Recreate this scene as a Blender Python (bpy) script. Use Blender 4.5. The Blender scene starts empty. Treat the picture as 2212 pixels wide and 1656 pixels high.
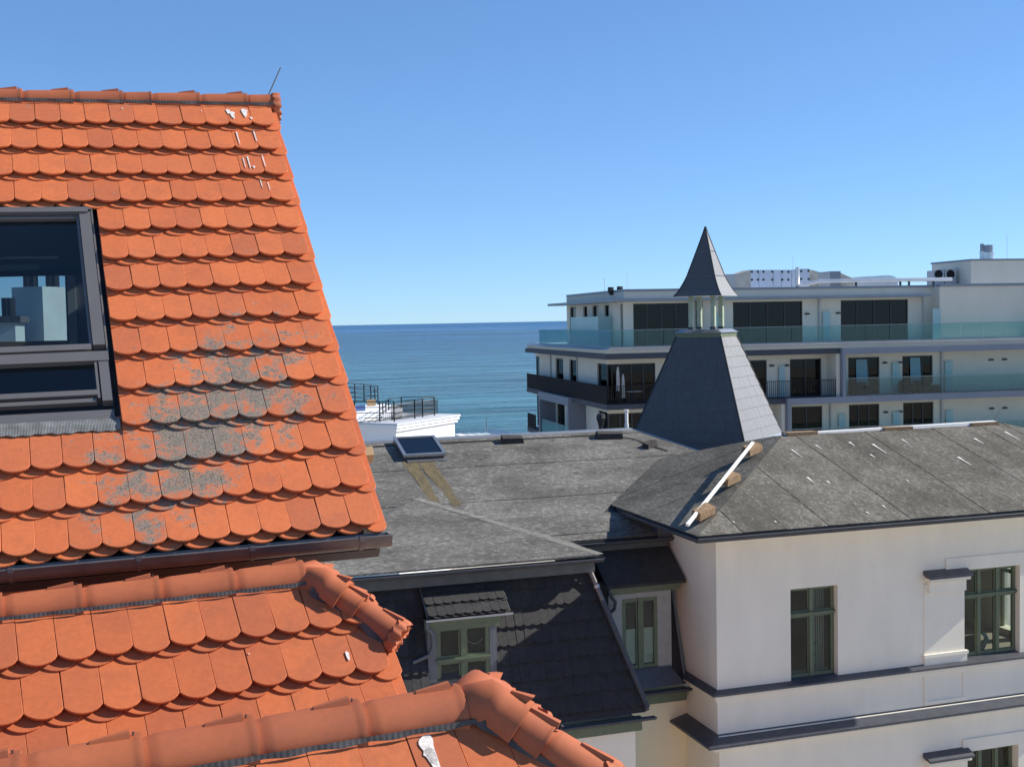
import bpy, bmesh, math, random
from mathutils import Vector, Matrix
random.seed(7)
rad = math.radians
scene = bpy.context.scene
COL = scene.collection

# ------------------------------------------------------------------ camera, sky, sun, exposure
H = 13.5                                  # eye height above the street
F, CX, CY = 2600.0, 1106.0, 828.0         # focal length and centre, in pixels of a 2212 x 1656 picture
PSI, THE, RHO = rad(17.8), math.atan(133 / F), rad(1.11)
FW = Vector((math.sin(PSI) * math.cos(THE), math.cos(PSI) * math.cos(THE), -math.sin(THE)))
_r0 = Vector((math.cos(PSI), -math.sin(PSI), 0)); _u0 = _r0.cross(FW)
RT = _r0 * math.cos(RHO) - _u0 * math.sin(RHO)
UP = _u0 * math.cos(RHO) + _r0 * math.sin(RHO)
cam_d = bpy.data.cameras.new('camera'); cam = bpy.data.objects.new('camera', cam_d); COL.objects.link(cam)
cam_d.sensor_width = 36.0; cam_d.lens = 36.0 * F / 2212.0
cam_d.clip_start = 0.05; cam_d.clip_end = 120000.0
cam.matrix_world = Matrix(((RT.x, UP.x, -FW.x, 0), (RT.y, UP.y, -FW.y, 0), (RT.z, UP.z, -FW.z, H), (0, 0, 0, 1)))
scene.camera = cam

ELEV, AZ = rad(33.6), rad(5.0)            # sun: high on the right, just in front of the villa's facade plane
SUN = Vector((math.cos(ELEV) * math.cos(AZ), -math.cos(ELEV) * math.sin(AZ), math.sin(ELEV)))
world = bpy.data.worlds.new('World'); scene.world = world; world.use_nodes = True
wn = world.node_tree.nodes; wl = world.node_tree.links
sky = wn.new('ShaderNodeTexSky'); sky.sky_type = 'NISHITA'; sky.sun_disc = False
sky.sun_elevation = ELEV; sky.sun_rotation = math.atan2(SUN.x, SUN.y)
sky.altitude = 0; sky.air_density = 0.68; sky.dust_density = 0.0; sky.ozone_density = 6.0
bg = wn['Background']; bg.inputs['Strength'].default_value = 0.12
wb_ = wn.new('ShaderNodeMix'); wb_.data_type = 'RGBA'; wb_.blend_type = 'MULTIPLY'; wb_.inputs['Factor'].default_value = 1.0
wb_.inputs[7].default_value = (1.00, 1.33, 1.66, 1)     # camera white balance and contrast, even over the whole sky
gm_ = wn.new('ShaderNodeGamma'); gm_.inputs['Gamma'].default_value = 0.69
wl.new(sky.outputs[0], gm_.inputs['Color']); wl.new(gm_.outputs[0], wb_.inputs[6]); wl.new(wb_.outputs[2], bg.inputs['Color'])
sun_d = bpy.data.lights.new('sun', 'SUN'); sun_d.energy = 5.0; sun_d.angle = rad(0.53); sun_d.color = (1.0, 0.93, 0.82)
sun = bpy.data.objects.new('sun', sun_d); COL.objects.link(sun)
sun.rotation_euler = SUN.to_track_quat('Z', 'Y').to_euler(); sun.location = (30, -5, 45)
vs = scene.view_settings
vs.view_transform = 'Standard'; vs.look = 'None'; vs.gamma = 1.0; vs.exposure = 0.48; vs.use_curve_mapping = False
scene.render.engine = 'CYCLES'
scene.cycles.max_bounces = 8; scene.cycles.transparent_max_bounces = 16

# ------------------------------------------------------------------ pixel -> place
def ray(x, y): return FW + RT * ((x - CX) / F) + UP * ((CY - y) / F)
def onplane(p, n, d):
    v = ray(*p); n = Vector(n); return v * (d / v.dot(n))
def fY(p, c): return onplane(p, (0, 1, 0), c)
def fX(p, c): return onplane(p, (1, 0, 0), c)
def fZ(p, c): return onplane(p, (0, 0, 1), c)
def crop(ox, oy, s): return lambda x, y: ((ox + x * s) / 1.736, (oy + y * s) / 1.736)

# ------------------------------------------------------------------ materials
def nt(m): return m.node_tree.nodes, m.node_tree.links
def newmat(name):
    m = bpy.data.materials.new(name); m.use_nodes = True
    return m
def N(n, t, **kw):
    x = n.new(t)
    for k, v in kw.items(): setattr(x, k, v)
    return x
def pos_noise(n, l, scale, detail=5, rough=0.6, vec=None, stretch=None):
    t = N(n, 'ShaderNodeTexNoise'); t.inputs['Scale'].default_value = scale
    t.inputs['Detail'].default_value = detail; t.inputs['Roughness'].default_value = rough
    src = vec
    if src is None:
        g = N(n, 'ShaderNodeNewGeometry'); src = g.outputs['Position']
    if stretch is not None:
        mp = N(n, 'ShaderNodeMapping'); mp.inputs['Scale'].default_value = stretch
        l.new(src, mp.inputs['Vector']); src = mp.outputs[0]
    l.new(src, t.inputs['Vector'])
    return t.outputs['Fac']
def maprange(n, l, x, a, b, c=0.0, d=1.0, smooth=False):
    m = N(n, 'ShaderNodeMapRange')
    if smooth: m.interpolation_type = 'SMOOTHSTEP'
    l.new(x, m.inputs['Value'])
    for k, v in zip(('From Min', 'From Max', 'To Min', 'To Max'), (a, b, c, d)): m.inputs[k].default_value = v
    return m.outputs[0]
def math_n(n, l, op, a, b=None):
    m = N(n, 'ShaderNodeMath', operation=op)
    for i, v in enumerate((a, b)):
        if v is None: continue
        if isinstance(v, (int, float)): m.inputs[i].default_value = v
        else: l.new(v, m.inputs[i])
    return m.outputs[0]
def mixc(n, l, f, a, b, mode='MIX'):
    m = N(n, 'ShaderNodeMix', data_type='RGBA', blend_type=mode)
    if isinstance(f, (int, float)): m.inputs['Factor'].default_value = f
    else: l.new(f, m.inputs['Factor'])
    for i, v in ((6, a), (7, b)):
        if isinstance(v, (tuple, list)): m.inputs[i].default_value = (*v[:3], 1)
        else: l.new(v, m.inputs[i])
    return m.outputs[2]
def bump(n, l, h, strength, dist=0.01):
    b = N(n, 'ShaderNodeBump'); b.inputs['Strength'].default_value = strength; b.inputs['Distance'].default_value = dist
    l.new(h, b.inputs['Height']); return b.outputs[0]
def pbr(name, col, rough=0.7, var=0.12, scale=3.0, bmp=0.15, bscale=80, metal=0.0, rnd=0.0, spec=0.5, dirt=0.0, dist=0.004, stretch=None):
    m = newmat(name); n, l = nt(m); p = n['Principled BSDF']
    f = pos_noise(n, l, scale, 6, 0.62, stretch=stretch)
    v = maprange(n, l, f, 0.3, 0.7, 1 - var, 1 + var)
    if rnd:
        oi = N(n, 'ShaderNodeObjectInfo')
        v = math_n(n, l, 'MULTIPLY', v, maprange(n, l, oi.outputs['Random'], 0, 1, 1 - rnd, 1 + rnd))
    c = mixc(n, l, 1.0, col, v, 'MULTIPLY')
    if dirt:
        g = pos_noise(n, l, scale * 0.35, 8, 0.7)
        c = mixc(n, l, maprange(n, l, g, 0.52, 0.75, 0, dirt, True), c, tuple(x * 0.45 for x in col))
    l.new(c, p.inputs['Base Color'])
    p.inputs['Roughness'].default_value = rough; p.inputs['Metallic'].default_value = metal
    p.inputs['Specular IOR Level'].default_value = spec
    if bmp: l.new(bump(n, l, pos_noise(n, l, bscale, 4), bmp, dist), p.inputs['Normal'])
    return m
def glass(name, tint=(0.75, 0.85, 0.85), refl=1.0, rough=0.02, wob=0.0):
    m = newmat(name); n, l = nt(m)
    for x in list(n):
        if x.type == 'BSDF_PRINCIPLED': n.remove(x)
    tr = N(n, 'ShaderNodeBsdfTransparent'); tr.inputs[0].default_value = (*tint, 1)
    gl = N(n, 'ShaderNodeBsdfGlossy'); gl.inputs['Roughness'].default_value = rough
    gl.inputs[0].default_value = (refl, refl, refl, 1)
    fr = N(n, 'ShaderNodeFresnel'); gm = N(n, 'ShaderNodeNewGeometry')
    l.new(maprange(n, l, gm.outputs['Backfacing'], 0, 1, 1.5, 1 / 1.5), fr.inputs[0])   # same reflection on both faces of a thin pane
    if wob:
        l.new(bump(n, l, pos_noise(n, l, 1.1, 2), wob, 0.05), gl.inputs['Normal'])
    mx = N(n, 'ShaderNodeMixShader'); l.new(fr.outputs[0], mx.inputs[0]); l.new(tr.outputs[0], mx.inputs[1]); l.new(gl.outputs[0], mx.inputs[2])
    l.new(mx.outputs[0], n['Material Output'].inputs['Surface'])
    return m
def frosted(name, col, alpha):
    m = newmat(name); n, l = nt(m); p = n['Principled BSDF']
    p.inputs['Base Color'].default_value = (*col, 1); p.inputs['Roughness'].default_value = 0.25
    p.inputs['Alpha'].default_value = alpha
    return m

# roof frames of the tiled houses: origin, along the ridge, up the slope, outward normal (fitted from the tile grid)
def rframe(P, yaw, tilt, pit):
    u = Vector((math.cos(tilt) * math.cos(yaw), math.cos(tilt) * math.sin(yaw), math.sin(tilt)))
    hz = Vector((-math.sin(yaw), math.cos(yaw), 0))
    v = hz * math.cos(pit) + u.cross(hz) * math.sin(pit); v = (v - u * v.dot(u)).normalized()
    return Vector(P), u, v, u.cross(v)
R1 = rframe((1.196, 10.131, 1.782), rad(-0.127), rad(1.0), rad(47.73))
R2 = rframe((1.033, 6.669, -1.429), rad(3.61), rad(1.0), rad(47.73))
R3 = (Vector((1.084, 4.265, -1.480)),) + R2[1:]
SK, TW, EX = -0.0529, 0.18, 0.2947       # row drift, tile width, exposure

def clay(name, lichen=False, dull=0.0, gain=1.0):
    m = newmat(name); n, l = nt(m); p = n['Principled BSDF']
    oi = N(n, 'ShaderNodeObjectInfo')
    rnd = oi.outputs['Random']
    r2 = math_n(n, l, 'FRACT', math_n(n, l, 'MULTIPLY', rnd, 17.31))
    base = mixc(n, l, rnd, (0.690, 0.190, 0.066), (0.605, 0.158, 0.056))
    base = mixc(n, l, maprange(n, l, r2, 0.55, 1.0, 0, 0.5), base, (0.44, 0.125, 0.060))
    f1 = pos_noise(n, l, 5.0, 6, 0.6); f2 = pos_noise(n, l, 34.0, 5, 0.7)
    base = mixc(n, l, maprange(n, l, f1, 0.42, 0.72, 0, 0.42, True), base, (0.42, 0.125, 0.062))
    base = mixc(n, l, 1.0, base, maprange(n, l, f2, 0.3, 0.7, 0.90, 1.10), 'MULTIPLY')
    sp = pos_noise(n, l, 160.0, 2, 0.5)
    base = mixc(n, l, maprange(n, l, sp, 0.70, 0.78, 0, 0.45), base, (0.62, 0.42, 0.32))
    if dull: base = mixc(n, l, dull, base, (0.42, 0.135, 0.07))
    if gain != 1.0: base = mixc(n, l, 1.0, base, (gain, gain * 0.97, gain * 0.94), 'MULTIPLY')
    rough = 0.72
    if lichen:
        P, u, v, nn = R1
        g = N(n, 'ShaderNodeNewGeometry')
        def coord(ax):
            d = N(n, 'ShaderNodeVectorMath', operation='DOT_PRODUCT'); l.new(g.outputs['Position'], d.inputs[0]); d.inputs[1].default_value = ax
            return math_n(n, l, 'SUBTRACT', d.outputs['Value'], (P + Vector((0, 0, H))).dot(ax))
        cu, cv = coord(u), coord(v)
        # patch of lichen washed down from the window's corner: centre drifts left towards the gutter
        cen = math_n(n, l, 'ADD', math_n(n, l, 'MULTIPLY', math_n(n, l, 'ADD', cv, 3.2), 0.42), -0.72)
        a = math_n(n, l, 'DIVIDE', math_n(n, l, 'SUBTRACT', cu, cen), 0.66)
        b = math_n(n, l, 'DIVIDE', math_n(n, l, 'ADD', cv, 3.30), 1.05)
        r = math_n(n, l, 'ADD', math_n(n, l, 'MULTIPLY', a, a), math_n(n, l, 'MULTIPLY', b, b))
        zone = maprange(n, l, r, 0.0, 1.3, 0.27, -0.60)
        big = pos_noise(n, l, 8.0, 3, 0.5); mid = pos_noise(n, l, 30.0, 6, 0.75); fine = pos_noise(n, l, 170.0, 3, 0.6)
        rt = maprange(n, l, r2, 0, 1, -0.16, 0.16)
        ctr = lambda x, k: math_n(n, l, 'MULTIPLY', math_n(n, l, 'SUBTRACT', x, 0.5), k)
        s = math_n(n, l, 'ADD', math_n(n, l, 'ADD', ctr(big, 1.7), ctr(mid, 1.9)), ctr(fine, 1.3))
        s = math_n(n, l, 'ADD', math_n(n, l, 'ADD', s, zone), rt)
        msk = maprange(n, l, s, -0.10, 0.24, 0, 0.94, True)
        lc = mixc(n, l, maprange(n, l, fine, 0.40, 0.60, 0, 1), (0.085, 0.080, 0.062), (0.30, 0.280, 0.230))
        lc = mixc(n, l, maprange(n, l, mid, 0.62, 0.72, 0, 0.8), lc, (0.07, 0.07, 0.06))
        base = mixc(n, l, msk, base, lc)
        spot = N(n, 'ShaderNodeTexVoronoi'); spot.inputs['Scale'].default_value = 42.0; l.new(g.outputs['Position'], spot.inputs['Vector'])
        base = mixc(n, l, math_n(n, l, 'MULTIPLY', math_n(n, l, 'MULTIPLY', maprange(n, l, spot.outputs['Distance'], 0.20, 0.30, 1, 0), maprange(n, l, s, -0.30, 0.05, 0, 0.8, True)), maprange(n, l, big, 0.40, 0.60, 0, 1)), base, (0.075, 0.074, 0.055))
        # scattered spots higher up
        sp2 = pos_noise(n, l, 55.0, 4, 0.7)
        zone2 = maprange(n, l, cv, -2.0, -2.7, 0, 1)
        base = mixc(n, l, math_n(n, l, 'MULTIPLY', maprange(n, l, sp2, 0.66, 0.70, 0, 0.6), zone2), base, (0.30, 0.26, 0.22))
    l.new(base, p.inputs['Base Color']); p.inputs['Roughness'].default_value = rough
    p.inputs['Specular IOR Level'].default_value = 0.35
    l.new(bump(n, l, pos_noise(n, l, 220.0, 3, 0.6), 0.25, 0.002), p.inputs['Normal'])
    return m

def felt(name, ca, cb, cs, drip=0.0, axis='x'):
    m = newmat(name); n, l = nt(m); p = n['Principled BSDF']
    oi = N(n, 'ShaderNodeObjectInfo')
    st = (0.35, 1.0, 1.0) if axis == 'x' else (1.0, 0.35, 1.0)
    st = (0.6, 1.0, 1.0) if axis == 'x' else (1.0, 0.6, 1.0)
    big = pos_noise(n, l, 0.9, 6, 0.65, stretch=st)
    mid = pos_noise(n, l, 13.0, 8, 0.8, stretch=st); fin = pos_noise(n, l, 60.0, 4, 0.75)
    c = mixc(n, l, maprange(n, l, big, 0.30, 0.70, 0, 1, True), ca, cb)
    lum = math_n(n, l, 'ADD', mid, math_n(n, l, 'MULTIPLY', math_n(n, l, 'SUBTRACT', big, 0.5), 0.25))
    c = mixc(n, l, maprange(n, l, lum, 0.49, 0.64, 0, 0.7, True), c, cs)
    dk = pos_noise(n, l, 6.0, 8, 0.8, stretch=(0.5, 1.0, 1.0) if axis == 'x' else (1.0, 0.5, 1))
    c = mixc(n, l, maprange(n, l, dk, 0.53, 0.66, 0, 0.75, True), c, tuple(0.42 * x for x in ca))
    c = mixc(n, l, 1.0, c, maprange(n, l, fin, 0.3, 0.7, 0.50, 1.50), 'MULTIPLY')
    c = mixc(n, l, 1.0, c, maprange(n, l, oi.outputs['Random'], 0, 1, 0.88, 1.10), 'MULTIPLY')
    l.new(c, p.inputs['Base Color']); p.inputs['Roughness'].default_value = 0.95; p.inputs['Specular IOR Level'].default_value = 0.2
    l.new(bump(n, l, pos_noise(n, l, 30.0, 6, 0.75), 0.5, 0.012), p.inputs['Normal'])
    return m

def ribbed(name, axis):
    m = newmat(name); n, l = nt(m); p = n['Principled BSDF']
    oi = N(n, 'ShaderNodeObjectInfo')
    g = N(n, 'ShaderNodeNewGeometry'); d = N(n, 'ShaderNodeVectorMath', operation='DOT_PRODUCT')
    l.new(g.outputs['Position'], d.inputs[0]); d.inputs[1].default_value = axis
    w = math_n(n, l, 'SINE', math_n(n, l, 'MULTIPLY', d.outputs['Value'], 2 * math.pi / 0.022))
    f = pos_noise(n, l, 6.0, 6, 0.7)
    c = mixc(n, l, maprange(n, l, f, 0.3, 0.7, 0, 1), (0.014, 0.014, 0.016), (0.034, 0.033, 0.032))
    c = mixc(n, l, 1.0, c, maprange(n, l, oi.outputs['Random'], 0, 1, 0.8, 1.25), 'MULTIPLY')
    li = pos_noise(n, l, 45, 5, 0.7)
    c = mixc(n, l, maprange(n, l, li, 0.62, 0.72, 0, 0.5), c, (0.16, 0.15, 0.14))
    l.new(c, p.inputs['Base Color']); p.inputs['Roughness'].default_value = 0.6; p.inputs['Specular IOR Level'].default_value = 0.3
    p.inputs['Sheen Weight'].default_value = 0.12
    l.new(bump(n, l, w, 0.55, 0.004), p.inputs['Normal'])
    return m

M = {}
M['clay'] = clay('clay_tile', gain=0.82); M['clay_lichen'] = clay('clay_tile_lichen', True, gain=0.96); M['ridge'] = clay('clay_ridge', dull=0.45, gain=0.80)
M['plaster_orange'] = pbr('orange_plaster', (0.60, 0.25, 0.12), 0.9, 0.08, 4, 0.3, 120)
M['gutter'] = pbr('gutter_metal', (0.17, 0.155, 0.15), 0.42, 0.18, 6, 0.05, 60, metal=0.55)
M['gutter_blue'] = pbr('blue_grey_gutter', (0.060, 0.066, 0.078), 0.62, 0.2, 5, 0.05, 60, spec=0.3)
M['zinc'] = pbr('weathered_zinc', (0.42, 0.43, 0.44), 0.38, 0.15, 5, 0.05, 40, metal=0.8)
M['lead'] = pbr('lead_strip', (0.070, 0.066, 0.066), 0.75, 0.5, 9, 0.2, 120)
M['alu'] = pbr('window_aluminium', (0.17, 0.16, 0.155), 0.42, 0.06, 4, 0.0, 40, metal=0.25)
M['black'] = pbr('black_metal', (0.012, 0.012, 0.013), 0.5, 0.1, 5, 0, 40)
M['dark_grey'] = pbr('dark_grey_paint', (0.045, 0.045, 0.048), 0.5, 0.12, 3, 0.05, 40)
M['mesh_apron'] = pbr('pleated_apron', (0.17, 0.175, 0.17), 0.6, 0.4, 14, 0.3, 200)
M['white_dropping'] = pbr('bird_dropping', (0.72, 0.66, 0.61), 0.8, 0.28, 70, 0.1, 150)
M['sky_glass'] = glass('roof_window_glass', (0.54, 0.63, 0.66), 1.0)
M['room_dark'] = pbr('dark_room', (0.17, 0.155, 0.165), 0.8, 0.2, 1.5, 0, 10)
M['room_wood'] = pbr('pale_wood', (0.45, 0.30, 0.16), 0.6, 0.15, 6, 0, 10)
M['room_beam'] = pbr('room_beam_white', (0.6, 0.6, 0.58), 0.7, 0.05, 3, 0, 10)
M['wall'] = pbr('villa_plaster', (0.83, 0.785, 0.655), 0.92, 0.05, 1.6, 0.35, 60, dirt=0.10, stretch=(1.0, 1.0, 0.35))
M['wall_cream'] = pbr('cream_plaster', (0.80, 0.70, 0.48), 0.92, 0.05, 0.9, 0.25, 45, dirt=0.06)
M['slate_trim'] = pbr('slate_trim', (0.060, 0.065, 0.080), 0.42, 0.25, 5, 0.2, 60, spec=0.6)
M['green'] = pbr('green_paint', (0.125, 0.155, 0.092), 0.6, 0.12, 9, 0.15, 70, dirt=0.25)
M['green_light'] = pbr('pale_green_post', (0.34, 0.40, 0.29), 0.6, 0.18, 6, 0.15, 70, dirt=0.4)
M['casing'] = pbr('grey_casing', (0.135, 0.145, 0.155), 0.65, 0.12, 5, 0.15, 60, dirt=0.2)
M['curtain_dim'] = pbr('dim_curtain', (0.16, 0.15, 0.14), 0.9, 0.2, 6, 0, 10)
M['fascia_dark'] = pbr('weathered_fascia', (0.085, 0.095, 0.092), 0.7, 0.2, 4, 0.15, 60, dirt=0.3)
M['casing_white'] = pbr('off_white_casing', (0.33, 0.335, 0.31), 0.7, 0.12, 5, 0.15, 60, dirt=0.25)
M['pane'] = glass('old_window_glass', (0.72, 0.78, 0.74), 0.6, 0.01, 0.25)
M['pane_dark'] = glass('tinted_window_glass', (0.30, 0.33, 0.33), 0.55, 0.01)
M['rail_glass'] = glass('railing_glass', (0.66, 0.83, 0.83), 0.9, 0.01)
M['frost'] = frosted('frosted_divider', (0.42, 0.60, 0.60), 0.72)
M['curtain'] = pbr('curtain', (0.62, 0.60, 0.56), 0.9, 0.15, 8, 0, 10, stretch=(8, 8, 0.3))
M['felt_l'] = felt('felt_weathered_grey', (0.098, 0.094, 0.084), (0.160, 0.153, 0.138), (0.33, 0.32, 0.29))
M['felt_r'] = felt('felt_weathered_brown', (0.090, 0.082, 0.066), (0.145, 0.134, 0.110), (0.28, 0.27, 0.235), axis='y')
M['moss'] = pbr('moss_stain', (0.15, 0.118, 0.055), 0.95, 0.45, 6, 0.4, 30)
M['ribbed'] = ribbed('black_ribbed_tile', (1, 0, 0))
M['slate'] = pbr('turret_slate', (0.022, 0.023, 0.027), 0.60, 0.15, 4, 0.12, 30, rnd=0.16, spec=0.5)
M['slate_core'] = pbr('turret_core', (0.03, 0.032, 0.036), 0.8, 0.1, 4, 0, 30)
M['capsheet'] = pbr('turret_cap_sheet', (0.024, 0.024, 0.027), 0.58, 0.12, 3, 0.06, 20, spec=0.5)
for q_ in ('slate', 'capsheet'):                          # mica sheen: dark seen square on, pale where the light rakes across
    p_ = M[q_].node_tree.nodes['Principled BSDF']; p_.inputs['Sheen Weight'].default_value = 1.0; p_.inputs['Sheen Roughness'].default_value = 0.5; p_.inputs['Sheen Tint'].default_value = (1, 1, 1, 1); p_.inputs['Coat Weight'].default_value = 0.6; p_.inputs['Coat Roughness'].default_value = 0.55; p_.inputs['Coat IOR'].default_value = 1.6
M['mod_wall'] = pbr('render_white', (0.66, 0.615, 0.52), 0.9, 0.04, 0.8, 0.1, 30, dirt=0.10, stretch=(1, 1, 0.4))
M['mod_beige'] = pbr('render_beige', (0.60, 0.53, 0.41), 0.9, 0.04, 0.5, 0.1, 30)
M['mod_dark'] = pbr('fascia_dark', (0.060, 0.064, 0.078), 0.6, 0.1, 0.8, 0.05, 20, spec=0.2)
M['mod_grey'] = pbr('fascia_blue_grey', (0.20, 0.215, 0.255), 0.55, 0.08, 0.8, 0.05, 20)
M['mod_para'] = pbr('fibre_panel', (0.022, 0.021, 0.022), 0.8, 0.15, 1.2, 0.05, 20, spec=0.08)
M['mod_cap'] = pbr('parapet_cap', (0.23, 0.25, 0.28), 0.45, 0.08, 1, 0, 20, metal=0.3)
M['mod_zinc'] = pbr('zinc_flashing', (0.27, 0.29, 0.32), 0.35, 0.08, 1, 0, 20, metal=0.5)
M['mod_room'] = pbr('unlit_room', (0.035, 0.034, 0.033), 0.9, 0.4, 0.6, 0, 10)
M['mod_frame'] = pbr('window_frame_dark', (0.030, 0.028, 0.027), 0.5, 0.1, 2, 0, 20)
M['silver'] = pbr('silver_duct', (0.62, 0.63, 0.64), 0.32, 0.1, 1.5, 0.1, 6, metal=0.7)
M['hvac'] = pbr('unit_panel', (0.62, 0.67, 0.74), 0.55, 0.05, 1, 0, 20)
M['duct_grey'] = pbr('grey_duct', (0.42, 0.43, 0.43), 0.5, 0.12, 0.8, 0.1, 8)
M['wrap'] = pbr('wrapped_duct', (0.50, 0.45, 0.38), 0.6, 0.25, 1.3, 0.3, 5)
M['white'] = pbr('white_render', (0.86, 0.86, 0.85), 0.85, 0.02, 0.6, 0.05, 30)
M['white_board'] = pbr('white_board', (0.82, 0.80, 0.75), 0.6, 0.06, 6, 0.05, 40)
M['terrace'] = pbr('terrace_roof', (0.55, 0.58, 0.62), 0.7, 0.1, 0.8, 0.05, 20)
M['brick'] = pbr('mossy_brick', (0.26, 0.17, 0.095), 0.95, 0.5, 18, 0.6, 60)
M['brick_dark'] = pbr('blackened_brick', (0.045, 0.040, 0.036), 0.95, 0.5, 18, 0.6, 60)
M['wicker'] = pbr('dark_wicker', (0.030, 0.026, 0.024), 0.8, 0.3, 30, 0.3, 60)
M['cloth_pale'] = pbr('folded_cloth', (0.45, 0.42, 0.40), 0.9, 0.15, 6, 0, 10)
M['orange_cloth'] = pbr('orange_cloth', (0.62, 0.38, 0.18), 0.9, 0.1, 3, 0, 10)
M['blue_cloth'] = pbr('blue_cloth', (0.14, 0.22, 0.45), 0.9, 0.1, 3, 0, 10)
M['flue'] = pbr('flue_white', (0.46, 0.50, 0.50), 0.8, 0.08, 1.5, 0.1, 20)
M['plant'] = pbr('leaf_green', (0.045, 0.085, 0.03), 0.6, 0.3, 30, 0, 10)
M['lamp_black'] = pbr('wall_lamp', (0.02, 0.02, 0.022), 0.5, 0.1, 5, 0, 10)
M['teal_cloth'] = pbr('teal_cloth', (0.20, 0.48, 0.50), 0.8, 0.1, 6, 0, 10)
M['pot'] = pbr('pale_vase', (0.6, 0.6, 0.58), 0.4, 0.05, 6, 0, 10)

# ------------------------------------------------------------------ mesh builder
WM = {}
ZO = Vector((0, 0, H))
def place(o, Mx, parent):
    WM[o.name] = Mx
    if parent is not None:
        o.parent = parent; o.matrix_parent_inverse = WM[parent.name].inverted()
    o.matrix_basis = Mx
    return o
class MB:
    def __init__(s): s.v = []; s.f = []
    def add(s, vs, fs):
        k = len(s.v); s.v += [Vector(x) for x in vs]; s.f += [tuple(i + k for i in f) for f in fs]; return s
    def box(s, x0, x1, y0, y1, z0, z1): return s.obox(Vector((0, 0, 0)), (Vector((1, 0, 0)), Vector((0, 1, 0)), Vector((0, 0, 1))), x0, x1, y0, y1, z0, z1)
    def obox(s, o, ax, x0, x1, y0, y1, z0, z1):
        vs = [o + ax[0] * x + ax[1] * y + ax[2] * z for z in (z0, z1) for y in (y0, y1) for x in (x0, x1)]
        return s.add(vs, [(0, 2, 3, 1), (4, 5, 7, 6), (0, 1, 5, 4), (2, 6, 7, 3), (0, 4, 6, 2), (1, 3, 7, 5)])
    def prism(s, poly, ext):
        k = len(poly); ext = Vector(ext)
        vs = [Vector(p) for p in poly] + [Vector(p) + ext for p in poly]
        return s.add(vs, [tuple(range(k))[::-1], tuple(range(k, 2 * k))] + [(i, (i + 1) % k, (i + 1) % k + k, i + k) for i in range(k)])
    def hexa(s, a, b):                       # two quads -> closed solid
        return s.add(list(a) + list(b), [(3, 2, 1, 0), (4, 5, 6, 7)] + [(i, (i + 1) % 4, (i + 1) % 4 + 4, i + 4) for i in range(4)])
    def tube(s, pts, r, k=8, cap=True):
        pts = [Vector(p) for p in pts]; rings = []
        rr = r if isinstance(r, (list, tuple)) else [r] * len(pts)
        prev = None
        for i, p in enumerate(pts):
            d = (pts[min(i + 1, len(pts) - 1)] - pts[max(i - 1, 0)]).normalized()
            if prev is None:
                a = d.orthogonal().normalized()
            else:
                a = (prev - d * prev.dot(d)).normalized()
            prev = a; b = d.cross(a)
            rings.append([p + (a * math.cos(t) + b * math.sin(t)) * rr[i] for t in [2 * math.pi * j / k for j in range(k)]])
        o = len(s.v); s.v += [q for r_ in rings for q in r_]
        for i in range(len(pts) - 1):
            for j in range(k): s.f.append((o + i * k + j, o + i * k + (j + 1) % k, o + (i + 1) * k + (j + 1) % k, o + (i + 1) * k + j))
        if cap:
            s.f.append(tuple(o + j for j in range(k))[::-1]); s.f.append(tuple(o + (len(pts) - 1) * k + j for j in range(k)))
        return s
    def trough(s, p0, p1, r, upv=Vector((0, 0, 1)), k=9, t=0.006, lip=0.010):   # half round gutter with rolled front rim and end caps
        d = (p1 - p0).normalized(); side = d.cross(upv).normalized(); u = side.cross(d)
        prof = []
        for j in range(k + 1):
            a = math.pi * j / k
            prof.append((math.cos(a), -math.sin(a)))
        o = [(c * r, z * r) for c, z in prof]; i_ = [(c * (r - t), z * (r - t)) for c, z in prof][::-1]
        ring = o + i_
        n_ = len(ring); vs = []
        for p in (p0, p1): vs += [p + side * c + u * z for c, z in ring]
        fs = [(j, (j + 1) % n_, (j + 1) % n_ + n_, j + n_) for j in range(n_)]
        fs += [tuple(range(n_))[::-1], tuple(range(n_, 2 * n_))]
        s.add(vs, fs)
        for p, q in ((p0, p0 + d * 0.004), (p1 - d * 0.004, p1)):   # end caps
            s.prism([p + side * c * 0.99 + u * z * 0.99 for c, z in o], q - p)
        s.tube([p0 + side * r + u * 0.003, p1 + side * r + u * 0.003], lip, 6)
        return s
    def mesh(s, name, c, smooth=False, recalc=True):
        me = bpy.data.meshes.new(name); me.from_pydata([tuple(v - c) for v in s.v], [], s.f)
        if recalc:
            bm = bmesh.new(); bm.from_mesh(me); bmesh.ops.recalc_face_normals(bm, faces=bm.faces); bm.to_mesh(me); bm.free()
        if smooth:
            for p in me.polygons: p.use_smooth = True
        return me
    def build(s, name, m, parent=None, smooth=False, label=None, kind=None, recalc=True):
        lo = Vector((min(v.x for v in s.v), min(v.y for v in s.v), min(v.z for v in s.v)))
        hi = Vector((max(v.x for v in s.v), max(v.y for v in s.v), max(v.z for v in s.v)))
        c = (lo + hi) / 2; c.z = lo.z
        me = s.mesh(name, c, smooth, recalc); me.materials.append(M[m] if isinstance(m, str) else m)
        o = bpy.data.objects.new(name, me); COL.objects.link(o)
        place(o, Matrix.Translation(c + ZO), parent)
        if label: o['label'] = label
        if kind: o['kind'] = kind
        if smooth == 'auto':
            pass
        return o
def autosmooth(o, ang=35):
    me = o.data
    for p in me.polygons: p.use_smooth = True
    try: me.set_sharp_from_angle(angle=rad(ang))
    except Exception: pass
    return o
def thing(name, label, cat, loc, group=None):
    o = bpy.data.objects.new(name, None); COL.objects.link(o); o.empty_display_size = 0.3
    place(o, Matrix.Translation(Vector(loc) + ZO), None)
    o['label'] = label; o['category'] = cat
    if group: o['group'] = group
    return o
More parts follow.
